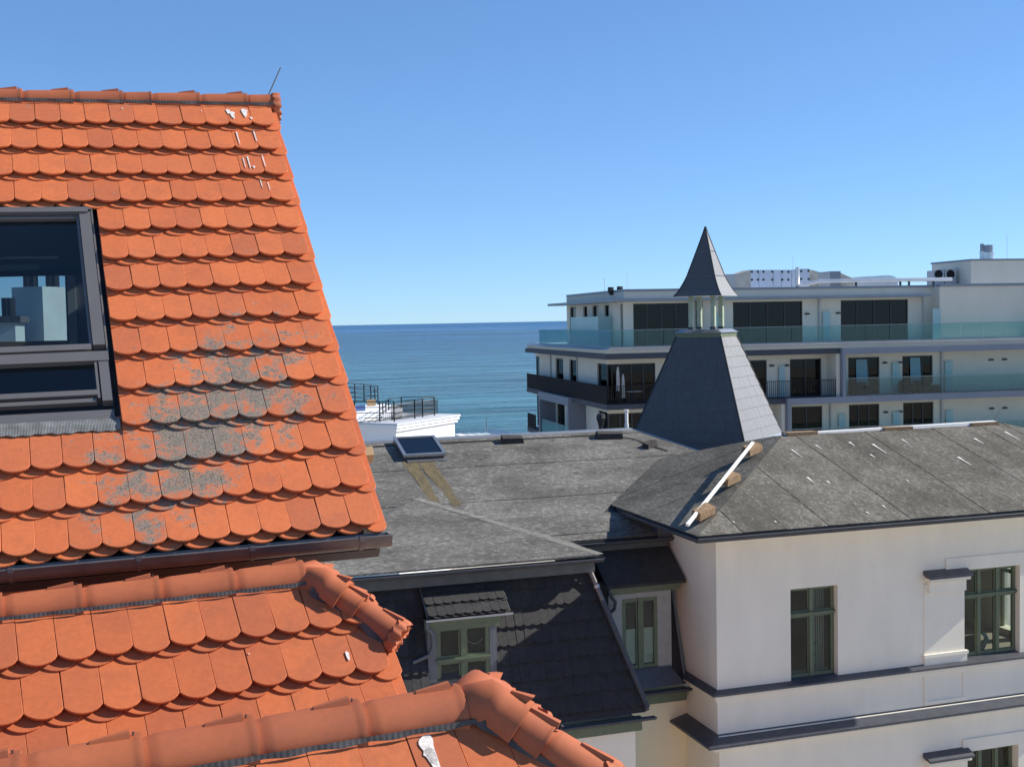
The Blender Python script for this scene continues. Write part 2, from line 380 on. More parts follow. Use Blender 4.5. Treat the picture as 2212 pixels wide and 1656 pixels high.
def tag(o, label, cat, group=None):
    o['label'] = label; o['category'] = cat
    if group: o['group'] = group
    return o
def inst(name, me, Mx, parent):
    o = bpy.data.objects.new(name, me); COL.objects.link(o)
    return place(o, Matrix.Translation(ZO) @ Mx, parent)
X_, Y_, Z_ = Vector((1, 0, 0)), Vector((0, 1, 0)), Vector((0, 0, 1))
AX = (X_, Y_, Z_)

# ------------------------------------------------------------------ setting: ground, sea
GZ = -H
def sheet(name, m, pts, z):
    mb = MB(); mb.add([(x, y, z) for x, y in pts], [tuple(range(len(pts)))])
    o = mb.build(name, m, recalc=False); o['kind'] = 'structure'; return o
def ground_mat():
    m = newmat('ground'); n, l = nt(m); p = n['Principled BSDF']
    a = pos_noise(n, l, 0.15, 6); b = pos_noise(n, l, 6, 6)
    c = mixc(n, l, maprange(n, l, a, 0.4, 0.6), (0.36, 0.335, 0.29), (0.44, 0.41, 0.35))
    c = mixc(n, l, 1.0, c, maprange(n, l, b, 0.3, 0.7, 0.8, 1.2), 'MULTIPLY')
    l.new(c, p.inputs['Base Color']); p.inputs['Roughness'].default_value = 0.95
    return m
def sea_mat():
    m = newmat('sea'); n, l = nt(m); p = n['Principled BSDF']
    g = N(n, 'ShaderNodeNewGeometry'); sep = N(n, 'ShaderNodeSeparateXYZ'); l.new(g.outputs['Position'], sep.inputs[0])
    shallow = maprange(n, l, sep.outputs['Y'], 150, 900, 1, 0, True)
    c = mixc(n, l, shallow, (0.005, 0.034, 0.070), (0.020, 0.095, 0.110))
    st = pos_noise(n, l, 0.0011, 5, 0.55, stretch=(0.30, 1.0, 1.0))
    sky_sheen = maprange(n, l, math_n(n, l, 'ADD', maprange(n, l, sep.outputs['Y'], 1200, 3600, 0, 0.24), st), 0.58, 0.68, 0, 1, True)   # sky reflection on slicks painted into the base colour, mostly far out
    c = mixc(n, l, sky_sheen, c, (0.040, 0.115, 0.235))
    rip = pos_noise(n, l, 0.022, 9, 0.74, stretch=(0.7, 1.0, 1.0)); rip2 = pos_noise(n, l, 0.16, 5, 0.7, stretch=(0.5, 1.0, 1.0))
    c = mixc(n, l, 1.0, c, maprange(n, l, rip, 0.36, 0.64, 0.45, 1.55), 'MULTIPLY')
    c = mixc(n, l, 1.0, c, maprange(n, l, rip2, 0.36, 0.64, 0.65, 1.35), 'MULTIPLY')
    c = mixc(n, l, maprange(n, l, rip, 0.69, 0.73, 0, 0.5, True), c, (0.16, 0.24, 0.32))
    l.new(c, p.inputs['Base Color'])
    far = maprange(n, l, sep.outputs['Y'], 300, 5000, 0.16, 0.30)
    slick = pos_noise(n, l, 0.004, 4, 0.55, stretch=(0.16, 1.0, 1.0))
    rg = math_n(n, l, 'SUBTRACT', far, maprange(n, l, slick, 0.56, 0.68, 0, 0.10, True))
    l.new(rg, p.inputs['Roughness']); p.inputs['IOR'].default_value = 1.333; p.inputs['Specular IOR Level'].default_value = 0.13
    w1 = pos_noise(n, l, 0.9, 4, 0.6, stretch=(0.45, 1.0, 1.0)); w2 = pos_noise(n, l, 0.13, 4, 0.6, stretch=(0.30, 1.0, 1.0)); w3 = pos_noise(n, l, 0.035, 3, 0.55, stretch=(0.22, 1.0, 1.0))
    h = math_n(n, l, 'ADD', math_n(n, l, 'MULTIPLY', w1, 0.25), math_n(n, l, 'ADD', math_n(n, l, 'MULTIPLY', w2, 1.5), math_n(n, l, 'MULTIPLY', w3, 3.2)))
    l.new(bump(n, l, h, 1.0, 1.35), p.inputs['Normal'])
    return m
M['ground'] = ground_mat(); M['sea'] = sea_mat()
sheet('ground', 'ground', [(-160, -160), (260, -160), (260, 128), (-160, 146)], GZ)
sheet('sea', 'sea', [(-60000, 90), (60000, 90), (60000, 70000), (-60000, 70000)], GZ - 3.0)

# ------------------------------------------------------------------ clay roofs
ARC = 0.045
def tile_outline(w, l, arc, shear=True, gap=0.0012):
    h = w / 2 - gap; pts = [(-h, l), (-h, 0)]
    R = (h * h + arc * arc) / (2 * arc); a0 = math.asin(min(1, h / R)); k = 9
    for i in range(1, k):
        a = -a0 + 2 * a0 * i / k
        pts.append((R * math.sin(a), -(R * math.cos(a) - (R - arc))))
    pts += [(h, 0), (h, l)]
    return pts
def clip(poly, a, b, c):                     # keep a*x + b*y <= c
    out = []
    for i in range(len(poly)):
        p, q = poly[i], poly[(i + 1) % len(poly)]
        dp, dq = a * p[0] + b * p[1] - c, a * q[0] + b * q[1] - c
        if dp <= 0: out.append(p)
        if (dp < 0 < dq) or (dq < 0 < dp):
            t = dp / (dp - dq); out.append((p[0] + (q[0] - p[0]) * t, p[1] + (q[1] - p[1]) * t))
    return out
def tile_mesh(name, poly, m, t=0.016, h0=0.0, slope=0.0, inset=0.0022, sk=SK):
    """poly in (u, v'), underside height h0 + slope*v; edges slightly rounded"""
    cx = sum(p[0] for p in poly) / len(poly); cy = sum(p[1] for p in poly) / len(poly)
    k = len(poly); vs = []
    def sh(x, y, z): return Vector((x + sk * y, y, z + h0 + slope * y))
    for x, y in poly: vs.append(sh(x, y, 0))
    for x, y in poly: vs.append(sh(x, y, t - inset))
    for x, y in poly:
        d = math.hypot(x - cx, y - cy) or 1
        vs.append(sh(x - (x - cx) / d * inset * 1.3, y - (y - cy) / d * inset * 1.3, t))
    fs = [tuple(range(k))[::-1], tuple(range(2 * k, 3 * k))]
    for r in (0, 1):
        fs += [(r * k + i, r * k + (i + 1) % k, (r + 1) * k + (i + 1) % k, (r + 1) * k + i) for i in range(k)]
    mb = MB(); mb.add(vs, fs); me = mb.mesh(name, Vector((0, 0, 0)))
    me.materials.append(M[m] if isinstance(m, str) else m); return me
def tiled_slope(house, fr, rows, i_range, m, top_v, tl=0.38, limit=300, clips=None, skip=None, verge=None, w=TW, ex=EX, sk=SK, off=0.035, visible=None, arc=ARC, tname='tile', jit=1.0):
    """rows of crown-laid plain tiles: in each course an upper and a lower layer, shifted by half a tile"""
    P, u, v, n = fr
    rot = Matrix((u, v, n)).transposed().to_4x4()
    slope = -0.062 / tl
    cache = {}; cand = []
    for j in rows:
        for layer in (0, 1):                 # 0 = lower, 1 = upper
            for i in i_range(j):
                cu = (i - 0.5) * w - sk * ex * j + (0.5 * w if layer == 0 else 0)
                cv = -ex * j - (off if layer == 0 else 0)
                cand.append((j, layer, i, cu, cv))
    lst = []
    for j, layer, i, cu, cv in cand:
        ww = w; du = 0.0
        L = min(tl, top_v - cv)
        if verge is not None:
            ve = verge(j)                    # u of the verge on this course
            if layer == 0 and cu - w / 2 > ve - 0.03: continue
            if layer == 0 and cu + w / 2 > ve + 0.001:
                a = cu - w / 2; ww = ve + 0.028 - a; du = a + ww / 2 - cu
            if layer == 1 and cu - w / 2 > ve - 0.05: continue
        if L < 0.06: continue
        h0 = 0.092 if layer else 0.062
        poly = tile_outline(ww, L, arc if ww > 0.15 * w / 0.18 else arc * 1.0)
        cl = False
        if skip is not None and skip(cu + du, cv, ww, L): continue
        if clips is not None:
            for a, b, c in clips(cu + du, cv, j):
                # plane given in (u, v) roof coordinates
                c2 = c - a * (cu + du) - b * cv
                np_ = clip(poly, a + 0, b + a * sk, c2)
                if len(np_) < 3: poly = []; break
                if len(np_) != len(poly) or any(abs(p[0] - q[0]) + abs(p[1] - q[1]) > 1e-6 for p, q in zip(np_, poly)): cl = True; poly = np_
        if len(poly) < 3: continue
        ar = abs(sum(poly[k][0] * poly[(k + 1) % len(poly)][1] - poly[(k + 1) % len(poly)][0] * poly[k][1] for k in range(len(poly)))) / 2
        if ar < 0.0006: continue
        key = (layer, round(ww, 3), round(L, 3)) if not cl else None
        C = P + u * (cu + du) + v * cv
        lst.append((C, layer, poly, key, h0))
    def vis(C):
        z = C.dot(FW); x = CX + F * C.dot(RT) / z; y = CY - F * C.dot(UP) / z
        return -90 < x < 2300 and -60 < y < 1760 and (visible is None or visible(x, y))
    lst.sort(key=lambda t: (0 if vis(t[0]) else 1, (t[0]).length))
    rest = MB()
    for k, (C, layer, poly, key, h0) in enumerate(lst):
        rz = random.gauss(0, 0.006) * jit; rx = random.gauss(0, 0.006) * jit
        dx, dy, dz = random.gauss(0, 0.0007) * jit, random.gauss(0, 0.0034) * jit, abs(random.gauss(0, 0.0016)) * jit
        Mx = Matrix.Translation(C + u * dx + v * dy + n * dz) @ rot @ Matrix.Rotation(rz, 4, 'Z') @ Matrix.Rotation(rx, 4, 'X')
        if k < limit and vis(C):
            if key is not None and key in cache: me = cache[key]
            else:
                me = tile_mesh(tname, poly, m, h0=h0, slope=slope, sk=sk)
                if key is not None: cache[key] = me
            inst(tname, me, Mx, house)
        else:
            kk = len(poly)
            vs = [Mx @ Vector((x + sk * y, y, z + h0 + slope * y)) for z in (0, 0.016) for x, y in poly]
            rest.add(vs, [tuple(range(kk))[::-1], tuple(range(kk, 2 * kk))] + [(i, (i + 1) % kk, (i + 1) % kk + kk, i + kk) for i in range(kk)])
    if rest.v: rest.build(tname + '_field', m, house, kind='stuff')

def ridge_piece(parent, p0, p1, up, r0, r1, m='ridge', lug=True, name='ridge_tile', bell=False, flare=True):
    d = (p1 - p0); L = d.length; d.normalize(); side = d.cross(up).normalized(); up = side.cross(d).normalized()
    if bell: st = [(0.0, r1 * 0.78), (0.10, r1 * 0.90), (0.28, r1 * 1.03), (0.55, r1 * 1.08), (0.8, r1 * 1.06), (0.93, r1 * 1.07), (1.0, r1 * 1.10)]
    elif flare: st = [(0, r0 * 0.93), (0.08, r0 * 0.935), (0.12, r0 * 0.955), (0.17, r0 * 1.01), (0.22, r0 * 1.02), (0.5, (r0 + r1) / 2 * 1.01), (0.90, r1), (0.94, r1 * 1.02), (0.965, r1 * 1.045), (1.0, r1 * 1.05)]
    else: st = [(0, r0), (0.5, (r0 + r1) / 2), (1, r1)]
    k = 14; mb = MB(); t = 0.013
    ring = []
    for s_, r in st:
        row = []
        for j in range(k + 1):
            a = rad(-14) + rad(208) * j / k
            row.append((math.cos(a) * r, math.sin(a) * r))
        ring.append((s_, row))
    for s_, row in ring:
        mb.v += [p0 + d * (L * s_) + side * x + up * z for x, z in row]
    nr = len(ring)
    for s_, row in ring:
        mb.v += [p0 + d * (L * s_) + (side * x + up * z) * (1 - t / math.hypot(x, z)) for x, z in row]
    w = k + 1; o2 = nr * w
    for i in range(nr - 1):
        for j in range(k):
            a = i * w + j
            mb.f.append((a, a + 1, a + w + 1, a + w)); mb.f.append((o2 + a, o2 + a + w, o2 + a + w + 1, o2 + a + 1))
    for i in range(nr - 1):
        for j in (0, k):
            a = i * w + j; mb.f.append((a, a + w, o2 + a + w, o2 + a))
    for i in (0, nr - 1):
        for j in range(k):
            a = i * w + j; mb.f.append((a, o2 + a, o2 + a + 1, a + 1))
    if lug:
        c = p0 + d * (L * 0.80); hh = r1 * 1.0
        a = [c - d * 0.09 - side * 0.012 + up * (hh - 0.006), c - d * 0.09 + side * 0.012 + up * (hh - 0.006), c + d * 0.045 + side * 0.020 + up * (hh - 0.006), c + d * 0.045 - side * 0.020 + up * (hh - 0.006)]
        b = [c - d * 0.085 - side * 0.007 + up * (hh + 0.004), c - d * 0.085 + side * 0.007 + up * (hh + 0.004), c + d * 0.042 + side * 0.014 + up * (hh + 0.021), c + d * 0.042 - side * 0.014 + up * (hh + 0.021)]
        mb.hexa(a, b)
    o = mb.build(name, m, parent); autosmooth(o, 40)
    if lug:
        c = p0 + d * (L * 0.80 + 0.055)
        nb = MB(); nb.tube([c + up * (r1 * 0.98), c + up * (r1 + 0.010), c + up * (r1 + 0.013)], [0.003, 0.003, 0.006], 7)
        nb.build('nail', 'dark_grey', o)
    return o
def bell(parent, c0, d0, a, d1_, r):
    """hip starter: a hood that turns from the ridge into the hip"""
    cs_ = [(c0, d0, 0.86), (lerp3(c0, a, .6), d0, 0.98), (a + d1_ * 0.02, (d0 + d1_).normalized(), 1.05), (a + d1_ * 0.07, d1_, 1.06), (a + d1_ * 0.12, d1_, 1.10), (a + d1_ * 0.150, d1_, 1.15), (a + d1_ * 0.165, d1_, 1.17), (a + d1_ * 0.166, d1_, 1.02)]
    k = 14; mb = MB()
    for c, dd, f in cs_:
        sd = dd.cross(Z_).normalized(); up = sd.cross(dd).normalized()
        for j in range(k + 1):
            t = rad(-14) + rad(208) * j / k; mb.v.append(c + (sd * math.cos(t) + up * math.sin(t)) * r * f)
    w = k + 1
    for i in range(len(cs_) - 1):
        for j in range(k): q = i * w + j; mb.f.append((q, q + 1, q + w + 1, q + w))
    c = cs_[3][0]; sd = d1_.cross(Z_).normalized(); up = sd.cross(d1_).normalized(); hh = r * 1.08
    mb.hexa([c + d1_ * x + sd * y + up * (hh - .01) for x, y in ((0, -.012), (0, .012), (.07, .018), (.07, -.018))], [c + d1_ * x + sd * y + up * (hh + z) for x, y, z in ((0.005, -.008, .006), (0.005, .008, .006), (.085, .016, .034), (.085, -.016, .034))])
    return autosmooth(mb.build('hip_bell', 'ridge', parent, recalc=False), 45)
def lerp3(a, b, t): return a + (b - a) * t
def rosette(parent, c, d, up, r):
    side = d.cross(up).normalized(); up = side.cross(d).normalized()
    mb = MB(); k = 48
    rings = [(0.0, 0.020), (0.22, 0.030), (0.34, 0.016), (0.62, 0.026), (0.86, 0.012), (1.0, 0.024), (1.06, 0.008), (1.04, -0.03)]
    mb.v.append(c + d * 0.022)
    for f, h in rings[1:]:
        for j in range(k):
            a = 2 * math.pi * j / k
            pet = math.cos(12 * a)
            rr = r * f * (1 + 0.045 * pet * (f > 0.5)); hh = h + (0.010 * pet if 0.3 < f < 1.05 else 0)
            mb.v.append(c + side * math.cos(a) * rr + up * math.sin(a) * rr + d * hh)
    for j in range(k): mb.f.append((0, 1 + j, 1 + (j + 1) % k))
    for i in range(len(rings) - 2):
        for j in range(k): mb.f.append((1 + i * k + j, 1 + (i + 1) * k + j, 1 + (i + 1) * k + (j + 1) % k, 1 + i * k + (j + 1) % k))
    mb.f.append(tuple(1 + (len(rings) - 2) * k + j for j in range(k)))
    o = mb.build('rosette', 'ridge', parent); return autosmooth(o, 60)
def pleats(parent, a, b, n, w, down, m='lead', name='ridge_vent_strip'):
    """pleated strip from a to b hanging along 'down'"""
    mb = MB(); L = (b - a).length; k = int(L / 0.011); d = (b - a) / k
    for i in range(k + 1):
        off = n * (0.0010 if i % 2 else 0.0)
        mb.v.append(a + d * i + off); mb.v.append(a + d * i + down * w * (0.9 + 0.2 * math.sin(i * 0.37)) + off * 1.2 - n * 0.012)
    for i in range(k): mb.f.append((2 * i, 2 * i + 1, 2 * i + 3, 2 * i + 2))
    return mb.build(name, m, parent, recalc=False)
def splat(parent, fr, uv, r, ln, seed, hh=None):
    t = EX - ((-uv[1]) % EX); hh = 0.1145 - 0.163 * t
    """bird dropping: irregular blob with a run below it"""
    P, u, v, n = fr; rn = random.Random(seed); mb = MB(); k = 18; pts = []
    for j in range(k):
        a = 2 * math.pi * j / k; rr = r * (0.75 + 0.5 * rn.random())
        x, y = math.cos(a) * rr * 0.8, math.sin(a) * rr
        if y < 0 and abs(x) < r * 0.55: y -= ln * (0.8 + 0.4 * rn.random())
        pts.append(P + u * (uv[0] + x + SK * y) + v * (uv[1] + y) + n * (hh + 0.163 * (-y)))
    mb.prism(pts, n * 0.0015); return mb.build('bird_dropping', 'white_dropping', parent)

# ---- house with the roof window
P1, u1, v1, n1 = R1
house1 = thing('tiled_house', 'steep orange clay tiled roof with a grey roof window and a patch of grey lichen', 'house', (-0.3, 10.3, GZ))
def roofpt(fr, a, b, h=0.0): return fr[0] + fr[1] * a + fr[2] * b + fr[3] * h
UL = -2.95
SK_T, SK_B = -1.255, -3.21                      # roof window opening along v
def edge1(v): return -1.368 - 0.0529 * (v + 1.254)      # right edge of the flashing channel
def verge1(j): return 0.004 - SK * EX * j + 0.012
tiled_slope(house1, R1, range(1, 15), lambda j: range(-16, 1), 'clay_lichen', -0.02, verge=verge1,
    skip=lambda cu, cv, w, L: (cv < SK_T - 0.10 and cv > SK_B - 0.09 and cu + w / 2 < edge1(cv + 0.1) + 0.012),
    clips=lambda cu, cv, j: ([(-1, -0.0529, -(edge1(0)))] if (5 <= j <= 11) else []))
# roof deck with an opening
def deck(fr, u0, u1_, v0, v1_, t=0.09, top=-0.012):
    a = [roofpt(fr, u0 + SK * v0, v0, top), roofpt(fr, u1_ + SK * v0, v0, top), roofpt(fr, u1_ + SK * v1_, v1_, top), roofpt(fr, u0 + SK * v1_, v1_, top)]
    return a, [p - fr[3] * t for p in a]
mb = MB()
O0, O1 = UL + 0.25, edge1(-2.2) - (-0.0529) * -2.2 - 0.045
for q in ((UL, -0.012, -4.27, -3.16), (UL, -0.012, -1.30, 0.125), (UL, -2.78, -3.16, -1.30), (edge1(0) - 0.06, -0.012, -3.16, -1.30)):
    a, b = deck(R1, *q); mb.hexa(a, b)
mb.build('roof_deck', 'dark_grey', house1)
# back slope, dormer wall with its window, gable and front walls, attic room
ap = roofpt(R1, 0, 0.125, -0.012); apL = roofpt(R1, UL, 0.125, -0.012)
yb, zb = ap.y + 0.75, ap.z - 0.80
mb = MB(); mb.hexa([Vector((UL, ap.y, apL.z)), Vector((ap.x, ap.y, ap.z)), Vector((ap.x, yb, zb)), Vector((UL + 0.0, yb, zb - 0.05))],
                   [Vector((UL, ap.y, apL.z - 0.1)), Vector((ap.x, ap.y, ap.z - 0.1)), Vector((ap.x, yb, zb - 0.1)), Vector((UL, yb, zb - 0.15))])
mb.build('back_slope', 'clay', house1)
YB1 = 13.2
mb = MB(); mb.box(UL, ap.x - 0.9, yb - 0.05, YB1 + 0.25, zb - 0.12, zb - 0.02); mb.build('dormer_roof', 'lead', house1)
cz_ = crop(0, 750, 0.5734)
wx1 = fY(cz_(432, 700), YB1).x; wx0 = -4.2; wz1 = fY(cz_(200, 492), YB1).z; wz0 = fY(cz_(200, 935), YB1).z
mb = MB()
for x0, x1, z0, z1 in ((UL - 1.5, ap.x - 1.2, GZ, wz0), (UL - 1.5, ap.x - 1.2, wz1, zb - 0.05), (wx1, ap.x - 1.2, wz0, wz1), (UL - 1.5, wx0, wz0, wz1)):
    if x1 > x0: mb.box(x0, x1, YB1, YB1 + 0.2, z0, z1)
mb.build('back_wall', 'room_dark', house1)
mb = MB(); mb.box(wx0, wx1 + 0.02, YB1 - 0.03, YB1 + 0.02, wz0 - 0.06, wz0 + 0.02); mb.build('window_sill', 'room_wood', house1)
mb = MB()
mb.box(wx1 + 0.02, wx1 + 0.10, YB1 - 0.04, YB1 - 0.002, wz0 - 0.1, wz1 + 0.06); mb.box(wx0, wx1 + 0.02, YB1 - 0.04, YB1 - 0.002, wz1, wz1 + 0.10)
mb.build('back_window_frame', 'room_beam', house1)
g0 = fY(cz_(10, 325), 11.2); g1 = fY(cz_(378, 382), 11.2)
mb = MB(); mb.box(UL, g1.x, 11.15, 11.3, g1.z, g0.z); mb.build('ceiling_beam', 'room_beam', house1)
# front wall below the gutter, gable wall set back under the verge
cz2 = crop(0, 1100, 0.6781)
ev = roofpt(R1, 0, -4.22, 0)
YW1 = ev.y + 0.42
XW1 = fY((563, 1240), YW1).x
mb = MB(); mb.box(-6.0, XW1, YW1, YW1 + 0.25, GZ, ev.z + 0.38); mb.build('front_wall', 'plaster_orange', house1)
mb = MB(); zz = ev.z + 0.38
mb.prism([(XW1 - 0.25, YW1 + 0.25, GZ), (XW1 - 0.25, YW1 + 0.25, zz), (XW1 - 0.25, ap.y, ap.z - 0.25), (XW1 - 0.25, yb, zb - 0.2), (XW1 - 0.25, YB1, zb - 0.2), (XW1 - 0.25, YB1, GZ)], (0.248, 0, 0))
mb.build('gable_wall', 'plaster_orange', house1)
mb = MB(); mb.prism([(UL - 0.25, YW1 + 0.25, GZ), (UL - 0.25, YW1 + 0.25, zz), (UL - 0.25, ap.y, apL.z - 0.18), (UL - 0.25, yb, zb - 0.16), (UL - 0.25, YB1, zb - 0.16), (UL - 0.25, YB1, GZ)], (0.23, 0, 0))
mb.build('end_wall', 'room_dark', house1)
mb = MB(); mb.box(UL, XW1 - 0.26, YW1 + 0.26, YB1 - 0.01, -2.3, -2.1); mb.build('attic_floor', 'room_dark', house1)
# ridge
rb = lambda a: roofpt(R1, a, -0.052, 0.062)
RR = 0.112
def ridge_axis(fr, a, r=RR, vb=-0.052, hb=0.078):
    p = roofpt(fr, a, vb, hb); hz = Vector((fr[2].x, fr[2].y, 0)).normalized(); return p + hz * r
ends = [0.062, -0.170, -0.545, -0.920, -1.132, -1.505, -1.880, -2.26, -2.64, -3.0]
for k in range(len(ends) - 1):
    a1, a0 = ends[k], ends[k + 1] - 0.03
    ridge_piece(house1, ridge_axis(R1, a0), ridge_axis(R1, a1), Z_, 0.104, 0.112, lug=k not in (0, 3))
rosette(house1, ridge_axis(R1, 0.066), u1, Z_, 0.118)
pleats(house1, roofpt(R1, UL, -0.040, 0.100), roofpt(R1, 0.03, -0.040, 0.100), n1, 0.020, -v1)
mb = MB()
for aa in (-0.178, -1.135):
    c = ridge_axis(R1, aa)
    for j in range(12):
        pass
rod0 = ridge_axis(R1, 0.0) + Z_ * 0.08
dr = fY((606, 147), rod0.y + 0.30)
mb = MB(); mb.tube([fY((574, 219), rod0.y + 0.12), dr], 0.0055, 6); mb.build('lightning_rod', 'dark_grey', house1)
# gutter
ga = roofpt(R1, UL, -4.235, 0.0); gb = roofpt(R1, 0.262, -4.235, 0.0)
go = Vector((0, -0.085, 0.066))
mb = MB(); mb.trough(ga + go, gb + go, 0.078); g_ = mb.build('gutter', 'gutter', house1); autosmooth(g_, 40)
for px in ((75, 1590), (770, 1525), (1385, 1465), (1980, 1410)):
    d = cz2(*px); c = onplane(d, n1, n1.dot(roofpt(R1, 0, -4.26, 0))); t = (c - P1).dot(u1)
    q = roofpt(R1, t, -4.235, 0) + go; mb = MB()
    pts = [q + Vector((0, math.cos(a) * 0.081, -math.sin(a) * 0.081)) for a in [math.pi * j / 8 for j in range(9)]]
    for j in range(8):
        mb.obox(pts[j], (u1, (pts[j + 1] - pts[j]).normalized(), u1.cross((pts[j + 1] - pts[j]).normalized())), -0.012, 0.012, -0.002, (pts[j + 1] - pts[j]).length + 0.002, -0.002, 0.003)
    mb.obox(q + Vector((0, -0.083, 0.0)), AX, -0.016, 0.016, -0.010, 0.010, -0.010, 0.014)
    mb.build('gutter_bracket', 'gutter', house1)
mb = MB(); mb.obox(roofpt(R1, 0, 0, 0), (u1, v1, n1), -2.95, 0.20, -4.262, -4.18, -0.03, 0.018); mb.build('drip_edge', 'dark_grey', house1)
# roof window
W0, WR = -2.75, lambda v: -1.400 - 0.0529 * (v + 1.27)
def skbar(mb, a0, a1, b0, b1, h0, h1):
    """bar on the roof between v=b0..b1 and u=a0..a1 (at v=-1.27, sheared like the frame)"""
    f = lambda a, b, h: roofpt(R1, a + SK * (b + 1.27), b, h)
    mb.hexa([f(a0, b0, h0), f(a1, b0, h0), f(a1, b1, h0), f(a0, b1, h0)], [f(a0, b0, h1), f(a1, b0, h1), f(a1, b1, h1), f(a0, b1, h1)])
mb = MB()
skbar(mb, -1.490, -1.415, -2.600, -1.330, 0.02, 0.105)      # right rail
skbar(mb, -1.512, -1.494, -2.600, -1.330, 0.02, 0.088)
skbar(mb, -1.410, -1.398, -2.66, -1.270, 0.02, 0.078)
skbar(mb, -2.75, -1.430, -1.340, -1.290, 0.02, 0.118)       # head
skbar(mb, -2.75, -1.404, -1.286, -1.268, 0.02, 0.090)
skbar(mb, -2.75, -1.430, -1.372, -1.345, 0.02, 0.085)
wf = mb.build('roof_window', 'alu', house1, label='grey aluminium roof window with an upper and a lower pane')
mb = MB(); skbar(mb, -2.75, -1.502, -2.632, -2.585, 0.02, 0.100); skbar(mb, -2.75, -1.475, -2.585, -2.567, 0.02, 0.08); mb.build('sash_bottom_rail', 'alu', wf)
mb = MB(); skbar(mb, -2.75, -1.402, -2.725, -2.645, 0.02, 0.092); mb.build('middle_rail', 'alu', wf)
mb = MB(); skbar(mb, -1.468, -1.408, -3.06, -2.732, 0.02, 0.090); skbar(mb, -1.494, -1.478, -3.03, -2.732, 0.02, 0.085); mb.build('lower_side_rail', 'alu', wf)
mb = MB(); skbar(mb, -2.75, -1.486, -3.005, -2.965, 0.02, 0.088); skbar(mb, -2.75, -1.500, -3.050, -3.018, 0.02, 0.070); mb.build('lower_rail', 'alu', wf)
mb = MB(); skbar(mb, -2.75, -1.405, -3.185, -3.110, 0.0, 0.058); mb.build('sill_flashing', 'alu', wf)
mb = MB(); skbar(mb, -2.75, -1.402, -3.112, -3.045, 0.0, 0.030); mb.build('sill_channel', 'black', wf)
mb = MB(); skbar(mb, -1.396, -1.372, -3.215, -1.262, -0.005, 0.012); skbar(mb, -2.75, -1.372, -1.262, -1.235, 0.0, 0.02); mb.build('flashing_channel', 'black', wf)
mb = MB(); skbar(mb, -1.375, -1.355, -3.22, -1.262, -0.005, 0.034); mb.build('side_flashing', 'black', wf)
f = lambda a, b, h: roofpt(R1, a + SK * (b + 1.27), b, h)
mb = MB(); k = 320
for i in range(k + 1):
    a = -2.75 + (1.352 + 0.02) * i / k
    hh = 0.0016 * (i % 2)
    mb.v.append(f(a, -3.180, 0.060 + hh)); mb.v.append(f(a, -3.245, 0.088 + hh)); mb.v.append(f(a, -3.292 - 0.004 * math.sin(i * 0.33) - 0.004 * math.sin(i * 0.11), 0.078 + hh))
for i in range(k):
    for q in (0, 1): mb.f.append((3 * i + q, 3 * i + q + 1, 3 * i + q + 4, 3 * i + q + 3))
mb.build('pleated_apron', 'mesh_apron', wf, recalc=False)
mb = MB(); skbar(mb, -2.75, -1.50, -2.585, -1.350, 0.050, 0.056); mb.build('pane', 'sky_glass', wf)
mb = MB(); skbar(mb, -2.75, -1.48, -2.985, -2.725, 0.045, 0.051); mb.build('pane', 'sky_glass', wf)
mb = MB()
skbar(mb, -1.50, -1.40, -3.10, -1.30, -0.30, 0.02); skbar(mb, -2.75, -1.49, -1.36, -1.29, -0.30, 0.02); skbar(mb, -2.75, -1.49, -3.10, -3.03, -0.30, 0.02)
mb.build('window_lining', 'room_dark', wf)
mb = MB(); skbar(mb, -2.75, -1.51, -1.76, -1.70, -0.10, -0.04); mb.build('inner_rail', 'dark_grey', wf)
mb = MB(); mb.obox(roofpt(R1, 0, -3.42, -0.10), (u1, v1, n1), -1.0, 0.315, -0.07, 0.0, -0.09, 0.0); mb.build('purlin', 'room_wood', house1)
# droppings near the ridge
for k, (a, b, r, ln) in enumerate([(-0.315, -0.175, 0.020, 0.05), (-0.345, -0.135, 0.016, 0.03), (-0.215, -0.135, 0.024, 0.06), (-0.17, -0.245, 0.010, 0.01),
        (-0.30, -0.40, 0.006, 0.16), (-0.165, -0.36, 0.006, 0.17), (-0.245, -0.70, 0.006, 0.15), (-0.13, -0.66, 0.006, 0.16), (-0.28, -0.72, 0.005, 0.12), (-0.175, -0.93, 0.005, 0.13), (-0.12, -1.00, 0.004, 0.10), (-0.21, -0.84, 0.010, 0.005), (-1.15, -0.13, 0.006, 0.004), (-0.55, -0.15, 0.004, 0.003)]):
    splat(house1, R1, (a, b), r * 1.25, ln, k)

